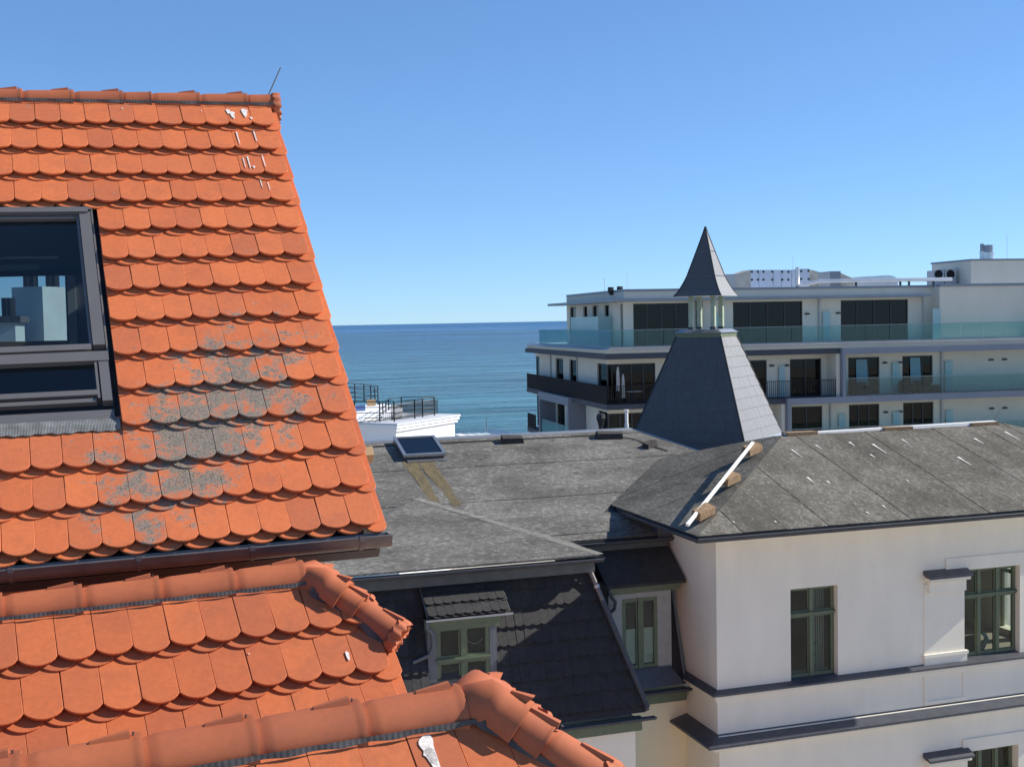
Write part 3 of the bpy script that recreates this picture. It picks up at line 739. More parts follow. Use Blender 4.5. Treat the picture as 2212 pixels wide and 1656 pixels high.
# ---- the two lower half-hipped roofs
def half_hip(fr, label, rows, ncol, hip0, hip1, vdepth, ridge_ends, hipn, seed, dro):
    P, u, v, n = fr
    hs = thing('tiled_house', label, 'house', (P.x - 0.8, P.y + 0.2, GZ))
    hd = Vector((hip1[0] - hip0[0], hip1[1] - hip0[1], 0))
    # line of the hip in the roof plane; keep tiles to its left
    nx, ny = -(hip1[1] - hip0[1]), (hip1[0] - hip0[0]); L = math.hypot(nx, ny); nx /= L; ny /= L
    cc = nx * hip0[0] + ny * hip0[1] + 0.055
    vb = hip1[1]
    def clips(cu, cv, j):
        return [(nx, ny, cc)] if cv > vb - 0.02 else []
    tiled_slope(hs, fr, rows, lambda j: range(-ncol, 3), 'clay', -0.015, clips=clips, verge=lambda j: hip1[0] + 0.0 - SK * (EX * j + vb) * 1.0 + 0.0)
    hz = Vector((v.x, v.y, 0)).normalized()
    apx = roofpt(fr, 0, 0.125, -0.012)
    ur = hip0[0] + 0.02; ue = hip1[0] - 0.01; ul = -ncol * TW
    mir = lambda p: Vector((p.x, p.y, p.z)) + hz * (2 * (apx - p).dot(hz))
    vt = 0.125; ve = -vdepth
    rp = lambda a, b, h=-0.012: roofpt(fr, a, b, h)
    top = [rp(ul, ve), rp(ue - SK * 0, ve), rp(ue, vb), rp(ur, vt), rp(ul, vt)]
    mb = MB(); mb.prism(top, -n * 0.06); mb.build('roof_deck', 'dark_grey', hs)
    nb = n - hz * 2 * n.dot(hz)
    mb = MB(); mb.prism([mir(p) for p in top], -nb * 0.06); mb.build('back_slope', 'clay', hs)
    hipn_ = (rp(ue, vb) - rp(ur, vt)).cross(mir(rp(ue, vb)) - rp(ur, vt)).normalized()
    if hipn_.z < 0: hipn_ = -hipn_
    mb = MB(); mb.prism([rp(ur, vt), rp(ue, vb), mir(rp(ue, vb))], -hipn_ * 0.05); mb.build('hip_slope', 'clay', hs)
    # walls under the roof
    uw = ue - 0.16
    q0, q1 = rp(uw, ve + 0.15, -0.08), mir(rp(uw, ve + 0.15, -0.08))
    g1, g2 = rp(uw, vb - 0.16, -0.08), mir(rp(uw, vb - 0.16, -0.08))
    p_ = [q0, g1, g2, q1, Vector((q1.x, q1.y, GZ)), Vector((q0.x, q0.y, GZ))]
    dl = rp(ul, 0) - rp(uw, 0); dl.z = 0
    mb = MB(); mb.prism(p_, dl); mb.build('wall', 'plaster_orange', hs)
    # ridge
    for k in range(len(ridge_ends) - 1):
        a1, a0 = ridge_ends[k], ridge_ends[k + 1] - 0.025
        ridge_piece(hs, ridge_axis(fr, a0), ridge_axis(fr, a1), Z_, 0.104, 0.113)
    pleats(hs, roofpt(fr, ul, -0.044, 0.100), roofpt(fr, hip0[0] + 0.02, -0.044, 0.100), n, 0.020, -v)
    # hips
    A = ridge_axis(fr, ridge_ends[0] - 0.015)
    hb0, hb1 = roofpt(fr, hip0[0], hip0[1], 0.120), roofpt(fr, hip1[0], hip1[1], 0.120)
    hdir = (hb1 - hb0).normalized(); sd = Vector((hdir.y, -hdir.x, 0)).normalized()
    if sd.dot(hz) < 0: sd = -sd
    RH = 0.088; E_ = hb1 + sd * RH; A2 = hb0 + sd * RH * 0.95
    for side in (0, 1):
        a_, e_ = (A2, E_) if side == 0 else (mirp(A2, A, hz), mirp(E_, A, hz))
        d = (e_ - a_).normalized(); Lh = (e_ - a_).length
        bell(hs, ridge_axis(fr, ridge_ends[0] - 0.05) - Z_ * 0.012, u, a_, d, 0.094)
        pos = 0.10; k = 0; segs = []
        first = 0.155 + 0.125
        cuts = [first] + [first + 0.36 * q for q in range(1, 4)]
        prev = 0.11
        for cut in cuts:
            last = cut + 0.12 > Lh
            e = Lh if last else cut
            ridge_piece(hs, a_ + d * (prev - 0.02), a_ + d * e, Z_, 0.080, 0.090, name='hip_tile')
            prev = e
            if last: break
        rosette(hs, a_ + d * (Lh + 0.004), d, Z_, 0.098)
        if side == 0:
            pleats(hs, hb0 - n * 0.004, hb1 - n * 0.004, n, 0.036, (-sd * 0.55 - v * 0.15 - n * 0.7).normalized())
    for k, (a, b, r, ln) in enumerate(dro): splat(hs, fr, (a, b), r, ln, seed + k)
    return hs
def mirp(p, a, hz): return p + hz * (2 * (a - p).dot(hz))
half_hip(R2, 'small half-hipped clay roof just below the long gutter', range(1, 7), 14, (-0.117, -0.085), (0.244, -0.474), 1.85,
         [-0.128, -0.512, -0.900, -1.285, -1.670, -2.055, -2.44], 2, 50, [(0.00, -0.50, 0.012, 0.03), (-0.5, -0.42, 0.004, 0.0)])
half_hip(R3, 'lowest half-hipped clay roof with a large white bird dropping', range(1, 8), 15, (0.085, -0.015), (0.446, -0.404), 2.1,
         [0.066, -0.316, -0.695, -1.072, -1.450, -1.828, -2.2], 2, 80, [(-0.110, -0.095, 0.032, 0.085), (-0.112, -0.14, 0.026, 0.02)])
for (a, r) in ((0.02, 0.013),):
    pass

# ------------------------------------------------------------------ villa
c4 = crop(1550, 2100, .3321); c5 = crop(2400, 1900, .651); cm = crop(2250, 2150, .3321); cg = crop(2250, 1850, .2415)
cr = crop(1200, 1150, .6038); cs = crop(2350, 1200, .332); ce = crop(3300, 2050, .498); cw = crop(2300, 1500, .6962)
villa = thing('villa', 'pale plastered villa with grey felt roofs, black mansard and green windows', 'house', (10, 25, GZ))
YR, XL, XR = 21.97, 11.36, 20.35           # bay: front wall plane, left and right walls
ZE = -4.31                                 # bay eave
YG = 21.16                                 # bay gutter line
XE = 20.85                                 # right end of the bay's eave
def xz(p, y): q = fY(p, y); return q.x, q.z
def wall_open(mb, x0, x1, y0, y1, z0, z1, holes):
    """wall slab facing -Y with rectangular holes (x0,x1,z0,z1)"""
    xs = sorted({x0, x1, *[h[0] for h in holes], *[h[1] for h in holes]}); xs = [x for x in xs if x0 <= x <= x1]
    for a, b in zip(xs, xs[1:]):
        m = (a + b) / 2; zs = [z0]
        for h in sorted([h for h in holes if h[0] < m < h[1]], key=lambda h: h[2]): zs += [h[2], h[3]]
        zs.append(z1)
        for k in range(0, len(zs), 2):
            if zs[k + 1] - zs[k] > 1e-4: mb.box(a, b, y0, y1, zs[k], zs[k + 1])
    return mb
def weld(o):
    bm = bmesh.new(); bm.from_mesh(o.data); bmesh.ops.remove_doubles(bm, verts=bm.verts, dist=1e-4)
    # drop coincident internal faces
    seen = {}
    for f in bm.faces: seen.setdefault(tuple(sorted(v.index for v in f.verts)), []).append(f)
    bmesh.ops.delete(bm, geom=[f for l_ in seen.values() if len(l_) > 1 for f in l_], context='FACES')
    bmesh.ops.recalc_face_normals(bm, faces=bm.faces); bm.to_mesh(o.data); bm.free(); return o
wA = (fY(c5(868, 720), YR).x, fY(c5(1140, 720), YR).x, fY(c5(1000, 990), YR).z, fY(c5(1000, 462), YR).z)
wB = (fY(c5(1850, 600), YR).x, fY((2203, 1300), YR).x, fY(c5(2000, 862), YR).z, fY(c5(2000, 352), YR).z)
zc1 = fY(c5(442, 1052), YR).z              # top of upper cornice at the wall
zc2 = fY(c5(446, 1308), YR).z              # top of lower cornice at the wall
YRL = YR - 0.10                            # lower storey stands a little proud
wC = (fY(c5(1880, 1450), YRL).x, fY((2200, 1620), YRL).x, zc2 - 3.2, fY(c5(1900, 1408), YRL).z)
mb = MB(); wall_open(mb, XL, XR, YR, YR + 0.3, zc2 - 0.02, ZE + 0.05, [wA, wB]); weld(mb.build('wall', 'wall', villa))
mb = MB(); wall_open(mb, XL - 0.02, XR + 0.02, YRL, YR + 0.3, GZ, zc2 - 0.02, [wC]); weld(mb.build('wall', 'wall', villa))
# side walls of the bay
mb = MB(); mb.box(XL, XL + 0.3, YR + 0.3, 24.9, GZ, ZE + 0.05); mb.build('wall', 'wall', villa)
mb = MB()                                   # right side wall with three window openings
zs0, zs1 = wB[2], wB[3]
ys = [YR + 0.3, YR + 0.62, YR + 1.25, YR + 1.45, YR + 2.1, YR + 2.4, YR + 3.6]
for k in range(6):
    a, b = ys[k], ys[k + 1]
    if k in (1, 3):
        mb.box(XR - 0.3, XR, a, b, GZ, zs0); mb.box(XR - 0.3, XR, a, b, zs1, ZE + 0.05)
    else: mb.box(XR - 0.3, XR, a, b, GZ, ZE + 0.05)
weld(mb.build('wall', 'wall', villa))
mb = MB(); mb.box(XL + 0.3, XR - 0.3, YR + 0.3, 26.0, zc1 - 0.35, zc1 - 0.15); mb.box(XL + 0.3, XR - 0.3, YR + 0.3, 26.0, ZE - 0.25, ZE - 0.1)
mb.box(XL + 0.3, XR - 0.3, 25.6, 25.8, GZ, ZE); mb.box(15.5, 15.65, YR + 0.3, 25.6, GZ, ZE); mb.build('room_wall', pbr('room_plaster', (0.30, 0.26, 0.22), 0.9, 0.1, 1, 0, 10), villa)
# cornices: slate covered ledges with a plaster moulding under them
def cornice(z, d, t, yw, xl, xr, back, drop, name='cornice'):
    mb = MB()
    mb.hexa([(Vector((xl - d, yw - d, z - t))), Vector((xr + d, yw - d, z - t)), Vector((xr + 0.02, yw + 0.02, z - t)), Vector((xl + 0.0, yw + 0.02, z - t))],
            [Vector((xl - d, yw - d, z - drop)), Vector((xr + d, yw - d, z - drop)), Vector((xr + 0.02, yw + 0.02, z)), Vector((xl + 0.0, yw + 0.02, z))])
    mb.hexa([Vector((xl - d, yw - d, z - t)), Vector((xl, yw + 0.02, z - t)), Vector((xl, back, z - t)), Vector((xl - d, back, z - t))],
            [Vector((xl - d, yw - d, z - drop)), Vector((xl, yw + 0.02, z)), Vector((xl, back, z)), Vector((xl - d, back, z - drop))])
    mb.build(name, 'slate_trim', villa)
    mb = MB(); e = d * 0.72
    mb.box(xl - e, xr + e, yw - e, yw + 0.02, z - t - 0.07, z - t - 0.003); mb.box(xl - e, xl + 0.01, yw + 0.02, back, z - t - 0.07, z - t - 0.003)
    mb.box(xl - e * .45, xr + e * .45, yw - e * .45, yw + 0.02, z - t - 0.16, z - t - 0.0705); mb.box(xl - e * .45, xl + 0.01, yw + 0.02, back, z - t - 0.16, z - t - 0.0705)
    mb.build('moulding', 'wall', villa)
cornice(zc1, 0.17, 0.10, YR, XL, XR, 24.3, 0.06)
cornice(zc2, 0.40, 0.16, YR, XL, XR, 24.0, 0.11)
# pier beside the corner window: base, recessed panel, hood
px0, px1 = fY(c5(1634, 870), YR).x, fY(c5(1872, 870), YR).x
zb0, zb1 = fY(c5(1700, 905), YR).z, fY(c5(1700, 838), YR).z
mb = MB(); mb.box(px0, px1 - 0.03, YR - 0.022, YR + 0.01, zb1 - 0.01, wB[3] - 0.22); mb.build('pier', 'wall', villa)
mb = MB(); mb.box(px0 - 0.01, px1 + 0.02, YR - 0.05, YR + 0.01, zb0 - 0.06, zb1 - 0.08); mb.box(px0 - 0.03, px1 + 0.04, YR - 0.075, YR + 0.01, zb1 - 0.08, zb1 - 0.01); mb.build('pier_base', 'wall', villa)
pz0, pz1 = zc2 + 0.02, zc1 - 0.17
mb = MB(); mb.box(px0, px0 + 0.07, YR - 0.03, YR + 0.01, pz0, pz1); mb.box(px1 - 0.07, px1, YR - 0.03, YR + 0.01, pz0, pz1)
mb.box(px0 + 0.07, px1 - 0.07, YR - 0.03, YR + 0.01, pz1 - 0.08, pz1); mb.box(px0 + 0.07, px1 - 0.07, YR - 0.03, YR + 0.01, pz0, pz0 + 0.08)
mb.box(px0 + 0.07, px1 - 0.07, YR - 0.012, YR + 0.01, pz0 + 0.08, pz1 - 0.08); weld(mb.build('pier_panel', 'wall', villa))
def hood(xa, xb, z, yw):
    mb = MB(); mb.hexa([Vector((xa, yw - 0.26, z - 0.16)), Vector((xb, yw - 0.26, z - 0.16)), Vector((xb, yw + 0.01, z - 0.10)), Vector((xa, yw + 0.01, z - 0.10))],
                       [Vector((xa, yw - 0.26, z - 0.11)), Vector((xb, yw - 0.26, z - 0.11)), Vector((xb, yw + 0.01, z)), Vector((xa, yw + 0.01, z))]); mb.build('hood', 'slate_trim', villa)
    mb = MB(); mb.box(xa + 0.05, xb - 0.03, yw - 0.20, yw + 0.01, z - 0.24, z - 0.165); mb.box(xa + 0.09, xb - 0.07, yw - 0.10, yw + 0.01, z - 0.50, z - 0.24); mb.build('moulding', 'wall', villa)
hx0, hx1 = fY(c5(1620, 390), YR).x, fY(c5(1878, 390), YR).x
hood(hx0 + 0.05, hx1, fY(c5(1640, 378), YR).z + 0.05, YR)
hood(fY(c5(1618, 1440), YRL).x + 0.05, fY(c5(1885, 1440), YRL).x, fY(c5(1650, 1432), YRL).z + 0.08, YRL)
lx0 = fY(c5(1758, 330), YR).x; mb = MB(); mb.box(lx0, wB[1] + 0.5, YR - 0.035, YR + 0.01, wB[3] + 0.02, wB[3] + 0.30); mb.build('lintel_band', 'wall', villa)
mb = MB(); mb.box(wB[0] - 0.05, wB[1] + 0.5, YRL - 0.035, YRL + 0.01, wC[3] + 0.02, wC[3] + 0.30); mb.build('lintel_band', 'wall', villa)
def window(parent, x0, x1, z0, z1, y, mull, trans, fm='green', pm='pane', fw=0.065, name='window', mw=0.085):
    """casement facing -Y; mull: x fractions, trans: z fractions"""
    mb = MB(); d0, d1 = y, y + 0.07
    mb.box(x0, x0 + fw, d0, d1, z0, z1); mb.box(x1 - fw, x1, d0, d1, z0, z1); mb.box(x0 + fw, x1 - fw, d0, d1, z0, z0 + fw); mb.box(x0 + fw, x1 - fw, d0, d1, z1 - fw, z1)
    for f_ in mull:
        x = x0 + (x1 - x0) * f_; mb.box(x - mw / 2, x + mw / 2, d0 - 0.025, d1, z0 + 0.002, z1 - 0.002)
    for f_ in trans:
        z = z0 + (z1 - z0) * f_; mb.box(x0 + 0.002, x1 - 0.002, d0 - 0.04, d1 - 0.005, z - mw / 2, z + mw / 2); mb.box(x0 - 0.002, x1 + 0.002, d0 - 0.065, d0 - 0.04, z + 0.0, z + 0.03)
    w = mb.build(name, fm, parent)
    xs = [x0] + [x0 + (x1 - x0) * f_ for f_ in mull] + [x1]; zs = [z0] + [z0 + (z1 - z0) * f_ for f_ in trans] + [z1]
    for a, b in zip(xs, xs[1:]):
        for c, d in zip(zs, zs[1:]):
            mb = MB(); e = mw / 2 - 0.004; s = 0.038           # sash
            A, B, C, D = a + e, b - e, c + e, d - e
            mb.box(A, A + s, d0 + 0.012, d0 + 0.055, C, D); mb.box(B - s, B, d0 + 0.012, d0 + 0.055, C, D); mb.box(A + s, B - s, d0 + 0.012, d0 + 0.055, C, C + s); mb.box(A + s, B - s, d0 + 0.012, d0 + 0.055, D - s, D)
            mb.build('sash', fm, w)
            mb = MB(); mb.box(A + s - 0.004, B - s + 0.004, d0 + 0.030, d0 + 0.034, C + s - 0.004, D - s + 0.004); mb.build('pane', pm, w)
    return w
window(villa, wA[0] + 0.005, wA[1] - 0.012, wA[2] + 0.03, wA[3] - 0.005, YR + 0.14, [0.5], [0.70])
window(villa, wB[0] + 0.005, wB[1] - 0.01, wB[2] + 0.03, wB[3] - 0.005, YR + 0.14, [0.36, 0.68], [0.69])
window(villa, wC[0] + 0.005, wC[1] - 0.01, wC[2] + 0.03, wC[3] - 0.005, YRL + 0.2, [0.36, 0.68], [0.69])
for w_ in (wA, wB): mb = MB(); mb.hexa([Vector((w_[0] + 0.003, YR + 0.02, w_[2] - 0.05)), Vector((w_[1] - 0.003, YR + 0.02, w_[2] - 0.05)), Vector((w_[1] - 0.003, YR + 0.21, w_[2] - 0.05)), Vector((w_[0] + 0.003, YR + 0.21, w_[2] - 0.05))],
    [Vector((w_[0] + 0.003, YR + 0.0, w_[2] + 0.005)), Vector((w_[1] - 0.003, YR + 0.0, w_[2] + 0.005)), Vector((w_[1] - 0.003, YR + 0.21, w_[2] + 0.04)), Vector((w_[0] + 0.003, YR + 0.21, w_[2] + 0.04))]); mb.build('window_sill', 'slate_trim', villa)
# side windows of the corner room (frames only seen from inside)
for a, b in ((ys[1], ys[2]), (ys[3], ys[4])):
    mb = MB(); mb.box(XR - 0.2, XR - 0.13, a, a + 0.06, zs0, zs1); mb.box(XR - 0.2, XR - 0.13, b - 0.06, b, zs0, zs1); mb.box(XR - 0.2, XR - 0.13, a, b, zs0 + (zs1 - zs0) * .68, zs0 + (zs1 - zs0) * .72); mb.build('side_window', 'green', villa)
# curtain, plant and vase behind the single window
mb = MB(); x0, x1 = wA[0] + 0.62 * (wA[1] - wA[0]), wA[1] - 0.05
for k in range(14):
    a = x0 + (x1 - x0) * k / 14; mb.box(a, a + (x1 - x0) / 14 * 0.8, YR + 0.42 + 0.03 * (k % 2), YR + 0.44 + 0.03 * (k % 2), wA[2] - 0.05, wA[3] + 0.1)
mb.build('curtain', 'curtain', villa)
pv = thing('potted_plant', 'leafy houseplant in a pale vase behind the single green window', 'plant', ((wA[0] + wA[1]) / 2 + 0.06, YR + 0.36, wA[2] + 0.07))
mb = MB(); c = Vector(((wA[0] + wA[1]) / 2 + 0.06, YR + 0.33, wA[2] + 0.07)); mb.tube([c, c + Z_ * 0.06, c + Z_ * 0.15, c + Z_ * 0.2], [0.05, 0.06, 0.04, 0.045], 10); mb.build('vase', 'pot', pv)
mb = MB(); rn = random.Random(3)
for k in range(70):
    b = c + Z_ * 0.2 + Vector((rn.gauss(0, 0.09), rn.gauss(0, 0.04), 0.05 + rn.random() * 0.38)); a = Vector((rn.gauss(0, 1), rn.gauss(0, 1), rn.gauss(0, 1))).normalized() * 0.05; s_ = a.orthogonal().normalized() * 0.018
    mb.add([b - a, b - s_, b + a, b + s_], [(0, 1, 2, 3)])
mb.build('foliage', 'plant', pv, recalc=False)
mb = MB(); mb.box(wA[0], wA[1], YR + 0.22, YR + 0.5, wA[2] - 0.03, wA[2] + 0.065); mb.build('inner_sill', 'wall', villa)
tc = thing('draped_cloth', 'teal cloth draped over a chair behind the wide corner window', 'cloth', (0, 0, 0))
pc = fY(ce(785, 690), YR + 0.7); tc.matrix_basis = Matrix.Translation(pc + ZO); WM[tc.name] = tc.matrix_basis
mb = MB(); mb.tube([pc + Vector((-0.08, 0, 0.14)), pc + Vector((0.02, 0, 0.08)), pc + Vector((0.06, 0, 0.0)), pc + Vector((-0.05, 0.02, -0.22)), pc + Vector((-0.07, 0.02, -0.4))], [0.02, 0.05, 0.055, 0.06, 0.05], 8); autosmooth(mb.build('cloth', 'teal_cloth', tc), 60)
mb = MB(); mb.box(pc.x - 0.5, pc.x + 0.1, pc.y - 0.02, pc.y + 0.5, wB[2] - 0.5, pc.z - 0.40); mb.box(pc.x - 0.5, pc.x - 0.1, pc.y + 0.02, pc.y + 0.08, pc.z - 0.40, pc.z + 0.1); mb.build('chair', 'wicker', tc)

# ---- roofs covered with felt strips
AB = rad(16.7); PB = math.tan(AB)
DR = 4.64; YRG = YG + DR; ZRG = ZE + 0.05 + DR * PB      # bay ridge
X0R = 10.56                                     # left eave line of the bay
zf = lambda y: ZE + 0.05 + (y - YG) * PB
zl = lambda x: ZE + 0.05 + (x - X0R) * PB
rn = random.Random(11)
nF = Vector((0, -math.sin(AB), math.cos(AB))); nLft = Vector((-math.sin(AB), 0, math.cos(AB)))
def strip(poly, n, k, m, jitter=0.0):
    mb = MB(); mb.prism([Vector(p) + n * (0.004 + 0.006 * (k % 2)) for p in poly], -n * 0.022); return mb.build('felt_strip', m, villa)
lerp = lambda a, b, t: a + (b - a) * t
xs = [X0R + 0.0]
while xs[-1] < 26: xs.append(xs[-1] + 0.98)
xs = sorted(xs + [XE, 21.6])
for k, (a, b) in enumerate(zip(xs, xs[1:])):
    b2 = b; a = a + 0.016
    eave = lambda x: YG if x < XE - 0.001 else YG + 2.8
    if a < XE - 0.001 < b2: b2 = XE
    if b - a < 0.02: continue
    t = lambda x: min(YG + (x - X0R), YRG, YRG - max(0, x - 21.6) * 1.0)
    y0 = eave(a)
    pts = [(a, y0), (b2, y0)]
    tops = [x for x in (X0R + DR, 21.6) if a < x < b2]
    pts += [(b2, t(b2))] + [(x, t(x)) for x in reversed(tops)] + [(a, t(a))]
    pts = [p for i, p in enumerate(pts) if p != pts[i - 1]]
    if len(pts) >= 3 and max(p[1] for p in pts) - y0 > 0.02: strip([(x, y, zf(y)) for x, y in pts], nF, k, 'felt_r')
# bay: left hip plane, strips run up the slope
AM = rad(16.45); TM = math.tan(AM); YM = 24.03; ZM = -4.78; nM = Vector((0, -math.sin(AM), math.cos(AM)))
zm = lambda y: ZM + 0.05 + (y - YM) * TM
vall = lambda y: X0R + (zm(y) - (ZE + 0.05)) / PB          # x of the valley against the main slope
ysb = [YG, YG + 0.85]
while ysb[-1] < 30: ysb.append(ysb[-1] + 0.98)
def side_poly(y0, y1, xl_, xr_, m=5):
    ys_ = [lerp(y0, y1, i / m) for i in range(m + 1)]
    ys_ = [y for y in ys_ if xr_(y) - xl_(y) > 0.004]
    if len(ys_) < 2: return None
    L = [(xl_(y), y) for y in ys_]; R = [(xr_(y), y) for y in ys_]
    return L[:1] + R + L[:0:-1]
GAPF = 0.016
for k, (a, b) in enumerate(zip(ysb, ysb[1:])):
    xr_ = lambda y: min(X0R + (y - YG), X0R + DR, X0R + DR - (y - YRG))
    xl_ = lambda y: max(X0R, vall(y))
    pts = side_poly(a + GAPF, b, xl_, xr_)
    if pts: strip([(x, y, zl(x)) for x, y in pts], nLft, k, 'felt_r')
# dark underlay seen in the seams
mb = MB(); mb.prism([(X0R, YG, zf(YG) - .03), (XE, YG, zf(YG) - .03), (XE, YRG, ZRG - .03), (X0R + DR, YRG, ZRG - .03)], (0, 0, -.03)); mb.prism([(X0R, YG + .02, zl(X0R) - .03), (X0R + DR, YRG, ZRG - .03), (13.0, 28.0, zl(13.0) - .03), (X0R, 25.3, zl(X0R) - .03)], (0, 0, -.03))
mb.prism([(-3, YM, zm(YM) - .03), (11.4, YM, zm(YM) - .03), (11.4, 25.2, zm(25.2) - .03), (12.9, 28, zm(28) - .03), (14.3, 28, zm(28) - .03), (13.0, 30, zm(30) - .03), (-3, 30, zm(30) - .03)], (0, 0, -.03)); mb.build('roof_underlay', 'slate_core', villa)
# bay: back slope and main slope courses
mb = MB(); mb.prism([(X0R + DR, YRG, ZRG), (21.6, YRG, ZRG), (26, YRG + 4.4, ZRG - 1.5), (X0R + DR, YRG + 4.4, ZRG - 1.5)], (0, 0, -0.05)); mb.build('back_slope', 'felt_r', villa)
YT = 30.0; zt = zm(YT)
QA = onplane(cs(1000, 1540), nM, nM.dot(Vector((0, YM, ZM + 0.05)))); QB = Vector((13.02, YT, zt))
lerp = lambda a, b, t: a + (b - a) * t
cy_ = [YM + 0.0]; 
for d in (0.30, 0.93, 0.95, 0.96, 0.97, 0.97, 0.60, 0.29): cy_.append(cy_[-1] + d)
for k, (a, b) in enumerate(zip(cy_, cy_[1:])):
    b2 = min(b, YT)
    def xr_(y):
        e_ = lerp(QA.x, QB.x, (y - QA.y) / (QB.y - QA.y)) if y > QA.y else 99
        v_ = vall(y) if y > 25.2 else 11.4
        return min(v_ if y < 28.05 else 99, e_)
    pts = side_poly(a + GAPF, b2, lambda y: -3.0, xr_)
    strip([(x, y, zm(y)) for x, y in pts], nM, k, 'felt_l')
mb = MB(); mb.prism([(-3, YT, zt), (13.0, YT, zt), (13.0, YT + 5, zt - 1.4), (-3, YT + 5, zt - 1.4)], (0, 0, -0.05)); mb.build('back_slope', 'felt_l', villa)
mb = MB(); mb.hexa([Vector((-3, YT - 0.12, zt - 0.02)), Vector((13.0, YT - 0.12, zt - 0.02)), Vector((13.0, YT + 0.1, zt - 0.02)), Vector((-3, YT + 0.1, zt - 0.02))],
                   [Vector((-3, YT - 0.08, zt + 0.025)), Vector((13.0, YT - 0.08, zt + 0.025)), Vector((13.0, YT + 0.1, zt + 0.035)), Vector((-3, YT + 0.1, zt + 0.035))]); mb.build('ridge_flashing', 'mod_cap', villa)
mb = MB(); mb.prism([QB, QA, QA + Vector((1.6, 0.2, -0.55)), QB + Vector((2.5, 3.0, -1.3))], (0, 0, -0.04)); mb.build('back_slope', 'felt_l', villa)
mb = MB(); mb.tube([QB + Z_ * 0.0, QA + Z_ * 0.0], 0.035, 6); mb.build('edge_trim', 'zinc', villa)
# low hipped roof of the mansard block in front of the main slope
XC, YL = 8.98, 22.42
apx = Vector((6.19, 26.55, zm(26.55) + 0.02))
def fan(pts, k, nd, m='felt_l'): mb = MB(); mb.prism(pts, (0, 0, -0.04)); return mb.build('felt_strip', m, villa)
zg = ZM + 0.06
def lerp(a, b, t): return a + (b - a) * t
pL, pR = Vector((2.4, YL, zg)), Vector((XC, YL, zg))
for k in range(4):                                         # front slope in courses
    t0, t1 = k / 4, min((k + 1) / 4 + 0.012, 1)
    o_ = Vector((0, 0, 0.004 + 0.004 * (k % 2)))
    a, b, c_, d = lerp(pL, apx, t0) + o_, lerp(pR, apx, t0) + o_, lerp(pR, apx, t1) + o_, lerp(pL, apx, t1) + o_
    fan([a, b, c_, d] if k < 3 else [a, b, apx + o_], k, None)
inR = Vector((XC + 0.02, YM + 0.03, zg - 0.02)); fan([pR, inR, apx], 0, None)
fan([pL, apx, Vector((2.4, YM, zg))], 0, None)
d_ = (pR - apx); mb = MB(); mb.hexa([apx + Vector((-.12, -.05, .0)), apx + Vector((.12, .05, .0)), pR + Vector((.12, .08, -.01)), pR + Vector((-.12, .0, -.01))], [apx + Vector((-.10, -.05, .009)), apx + Vector((.10, .05, .009)), pR + Vector((.10, .08, .009)), pR + Vector((-.10, .0, .009))]); mb.build('hip_strip', felt('felt_pale', (0.150, 0.145, 0.130), (0.20, 0.193, 0.172), (0.32, 0.31, 0.28)), villa)
# gutters
def gut(a, b, r=0.075, m='gutter_blue', name='gutter'):
    mb = MB(); mb.trough(Vector(a), Vector(b), r, lip=0.014); return autosmooth(mb.build(name, m, villa), 40)
gut((X0R - 0.06, YG - 0.03, ZE), (XE, YG - 0.03, ZE)); gut((X0R - 0.03, 24.3, ZE), (X0R - 0.03, YG - 0.06, ZE))
gut((2.4, YL - 0.03, ZM - 0.02), (XC + 0.05, YL - 0.03, ZM - 0.02), 0.07); gut((XC + 0.03, YL - 0.05, ZM - 0.02), (XC + 0.03, YM, ZM - 0.02), 0.07) ; gut((XC + 0.1, YM - 0.03, ZM - 0.02), (11.4, YM - 0.03, ZM - 0.02), 0.07)
mb = MB(); mb.box(X0R + 0.05, XE, YG + 0.05, YR + 0.02, ZE - 0.09, ZE - 0.03); mb.box(X0R + 0.05, XL + 0.02, YR + 0.02, 25.3, ZE - 0.09, ZE - 0.03); mb.build('soffit', 'wall', villa)
mb = MB(); mb.box(X0R + 0.02, X0R + 0.05, YG + 0.05, 25.3, ZE - 0.10, ZE + 0.03); mb.box(X0R + 0.05, XE, YG + 0.02, YG + 0.048, ZE - 0.10, ZE + 0.03); mb.build('fascia', 'slate_trim', villa)
mb = MB(); mb.box(11.0, 11.35, 24.0, 26.0, ZM - 0.1, ZE - 0.1); mb.build('side_gable', 'slate_trim', villa)
for yy in (22.2, 23.2):
    pass
# mansard of the left block
hm = dict(yt=22.76, zt=-4.98, yb=21.86, zb=-7.86, xt=8.76, xb=9.70)
mt = Vector((0, hm['yt'] - hm['yb'], hm['zt'] - hm['zb'])); mlen = mt.length; vm = mt.normalized(); nm = X_.cross(vm)
P_m = Vector((hm['xb'], hm['yb'], hm['zb'])) + vm * mlen
P_m.x = hm['xt']
kx = (hm['xb'] - hm['xt']) / mlen
mb = MB(); mb.prism([(0.5, hm['yb'], hm['zb']), (hm['xb'], hm['yb'], hm['zb']), (hm['xt'], hm['yt'], hm['zt']), (0.5, hm['yt'], hm['zt'])], -nm * 0.08)
mb.hexa([Vector((hm['xb'], hm['yb'], hm['zb'])), Vector((hm['xt'], hm['yt'], hm['zt'])), Vector((hm['xt'], YM + 0.4, hm['zt'])), Vector((hm['xb'], YM - 0.4, hm['zb']))],
        [Vector((hm['xb'] - .1, hm['yb'] + .1, hm['zb'])), Vector((hm['xt'] - .1, hm['yt'] + .1, hm['zt'])), Vector((hm['xt'] - .1, YM + 0.4, hm['zt'])), Vector((hm['xb'] - .1, YM - 0.4, hm['zb']))]); mb.build('mansard_deck', 'slate_core', villa)
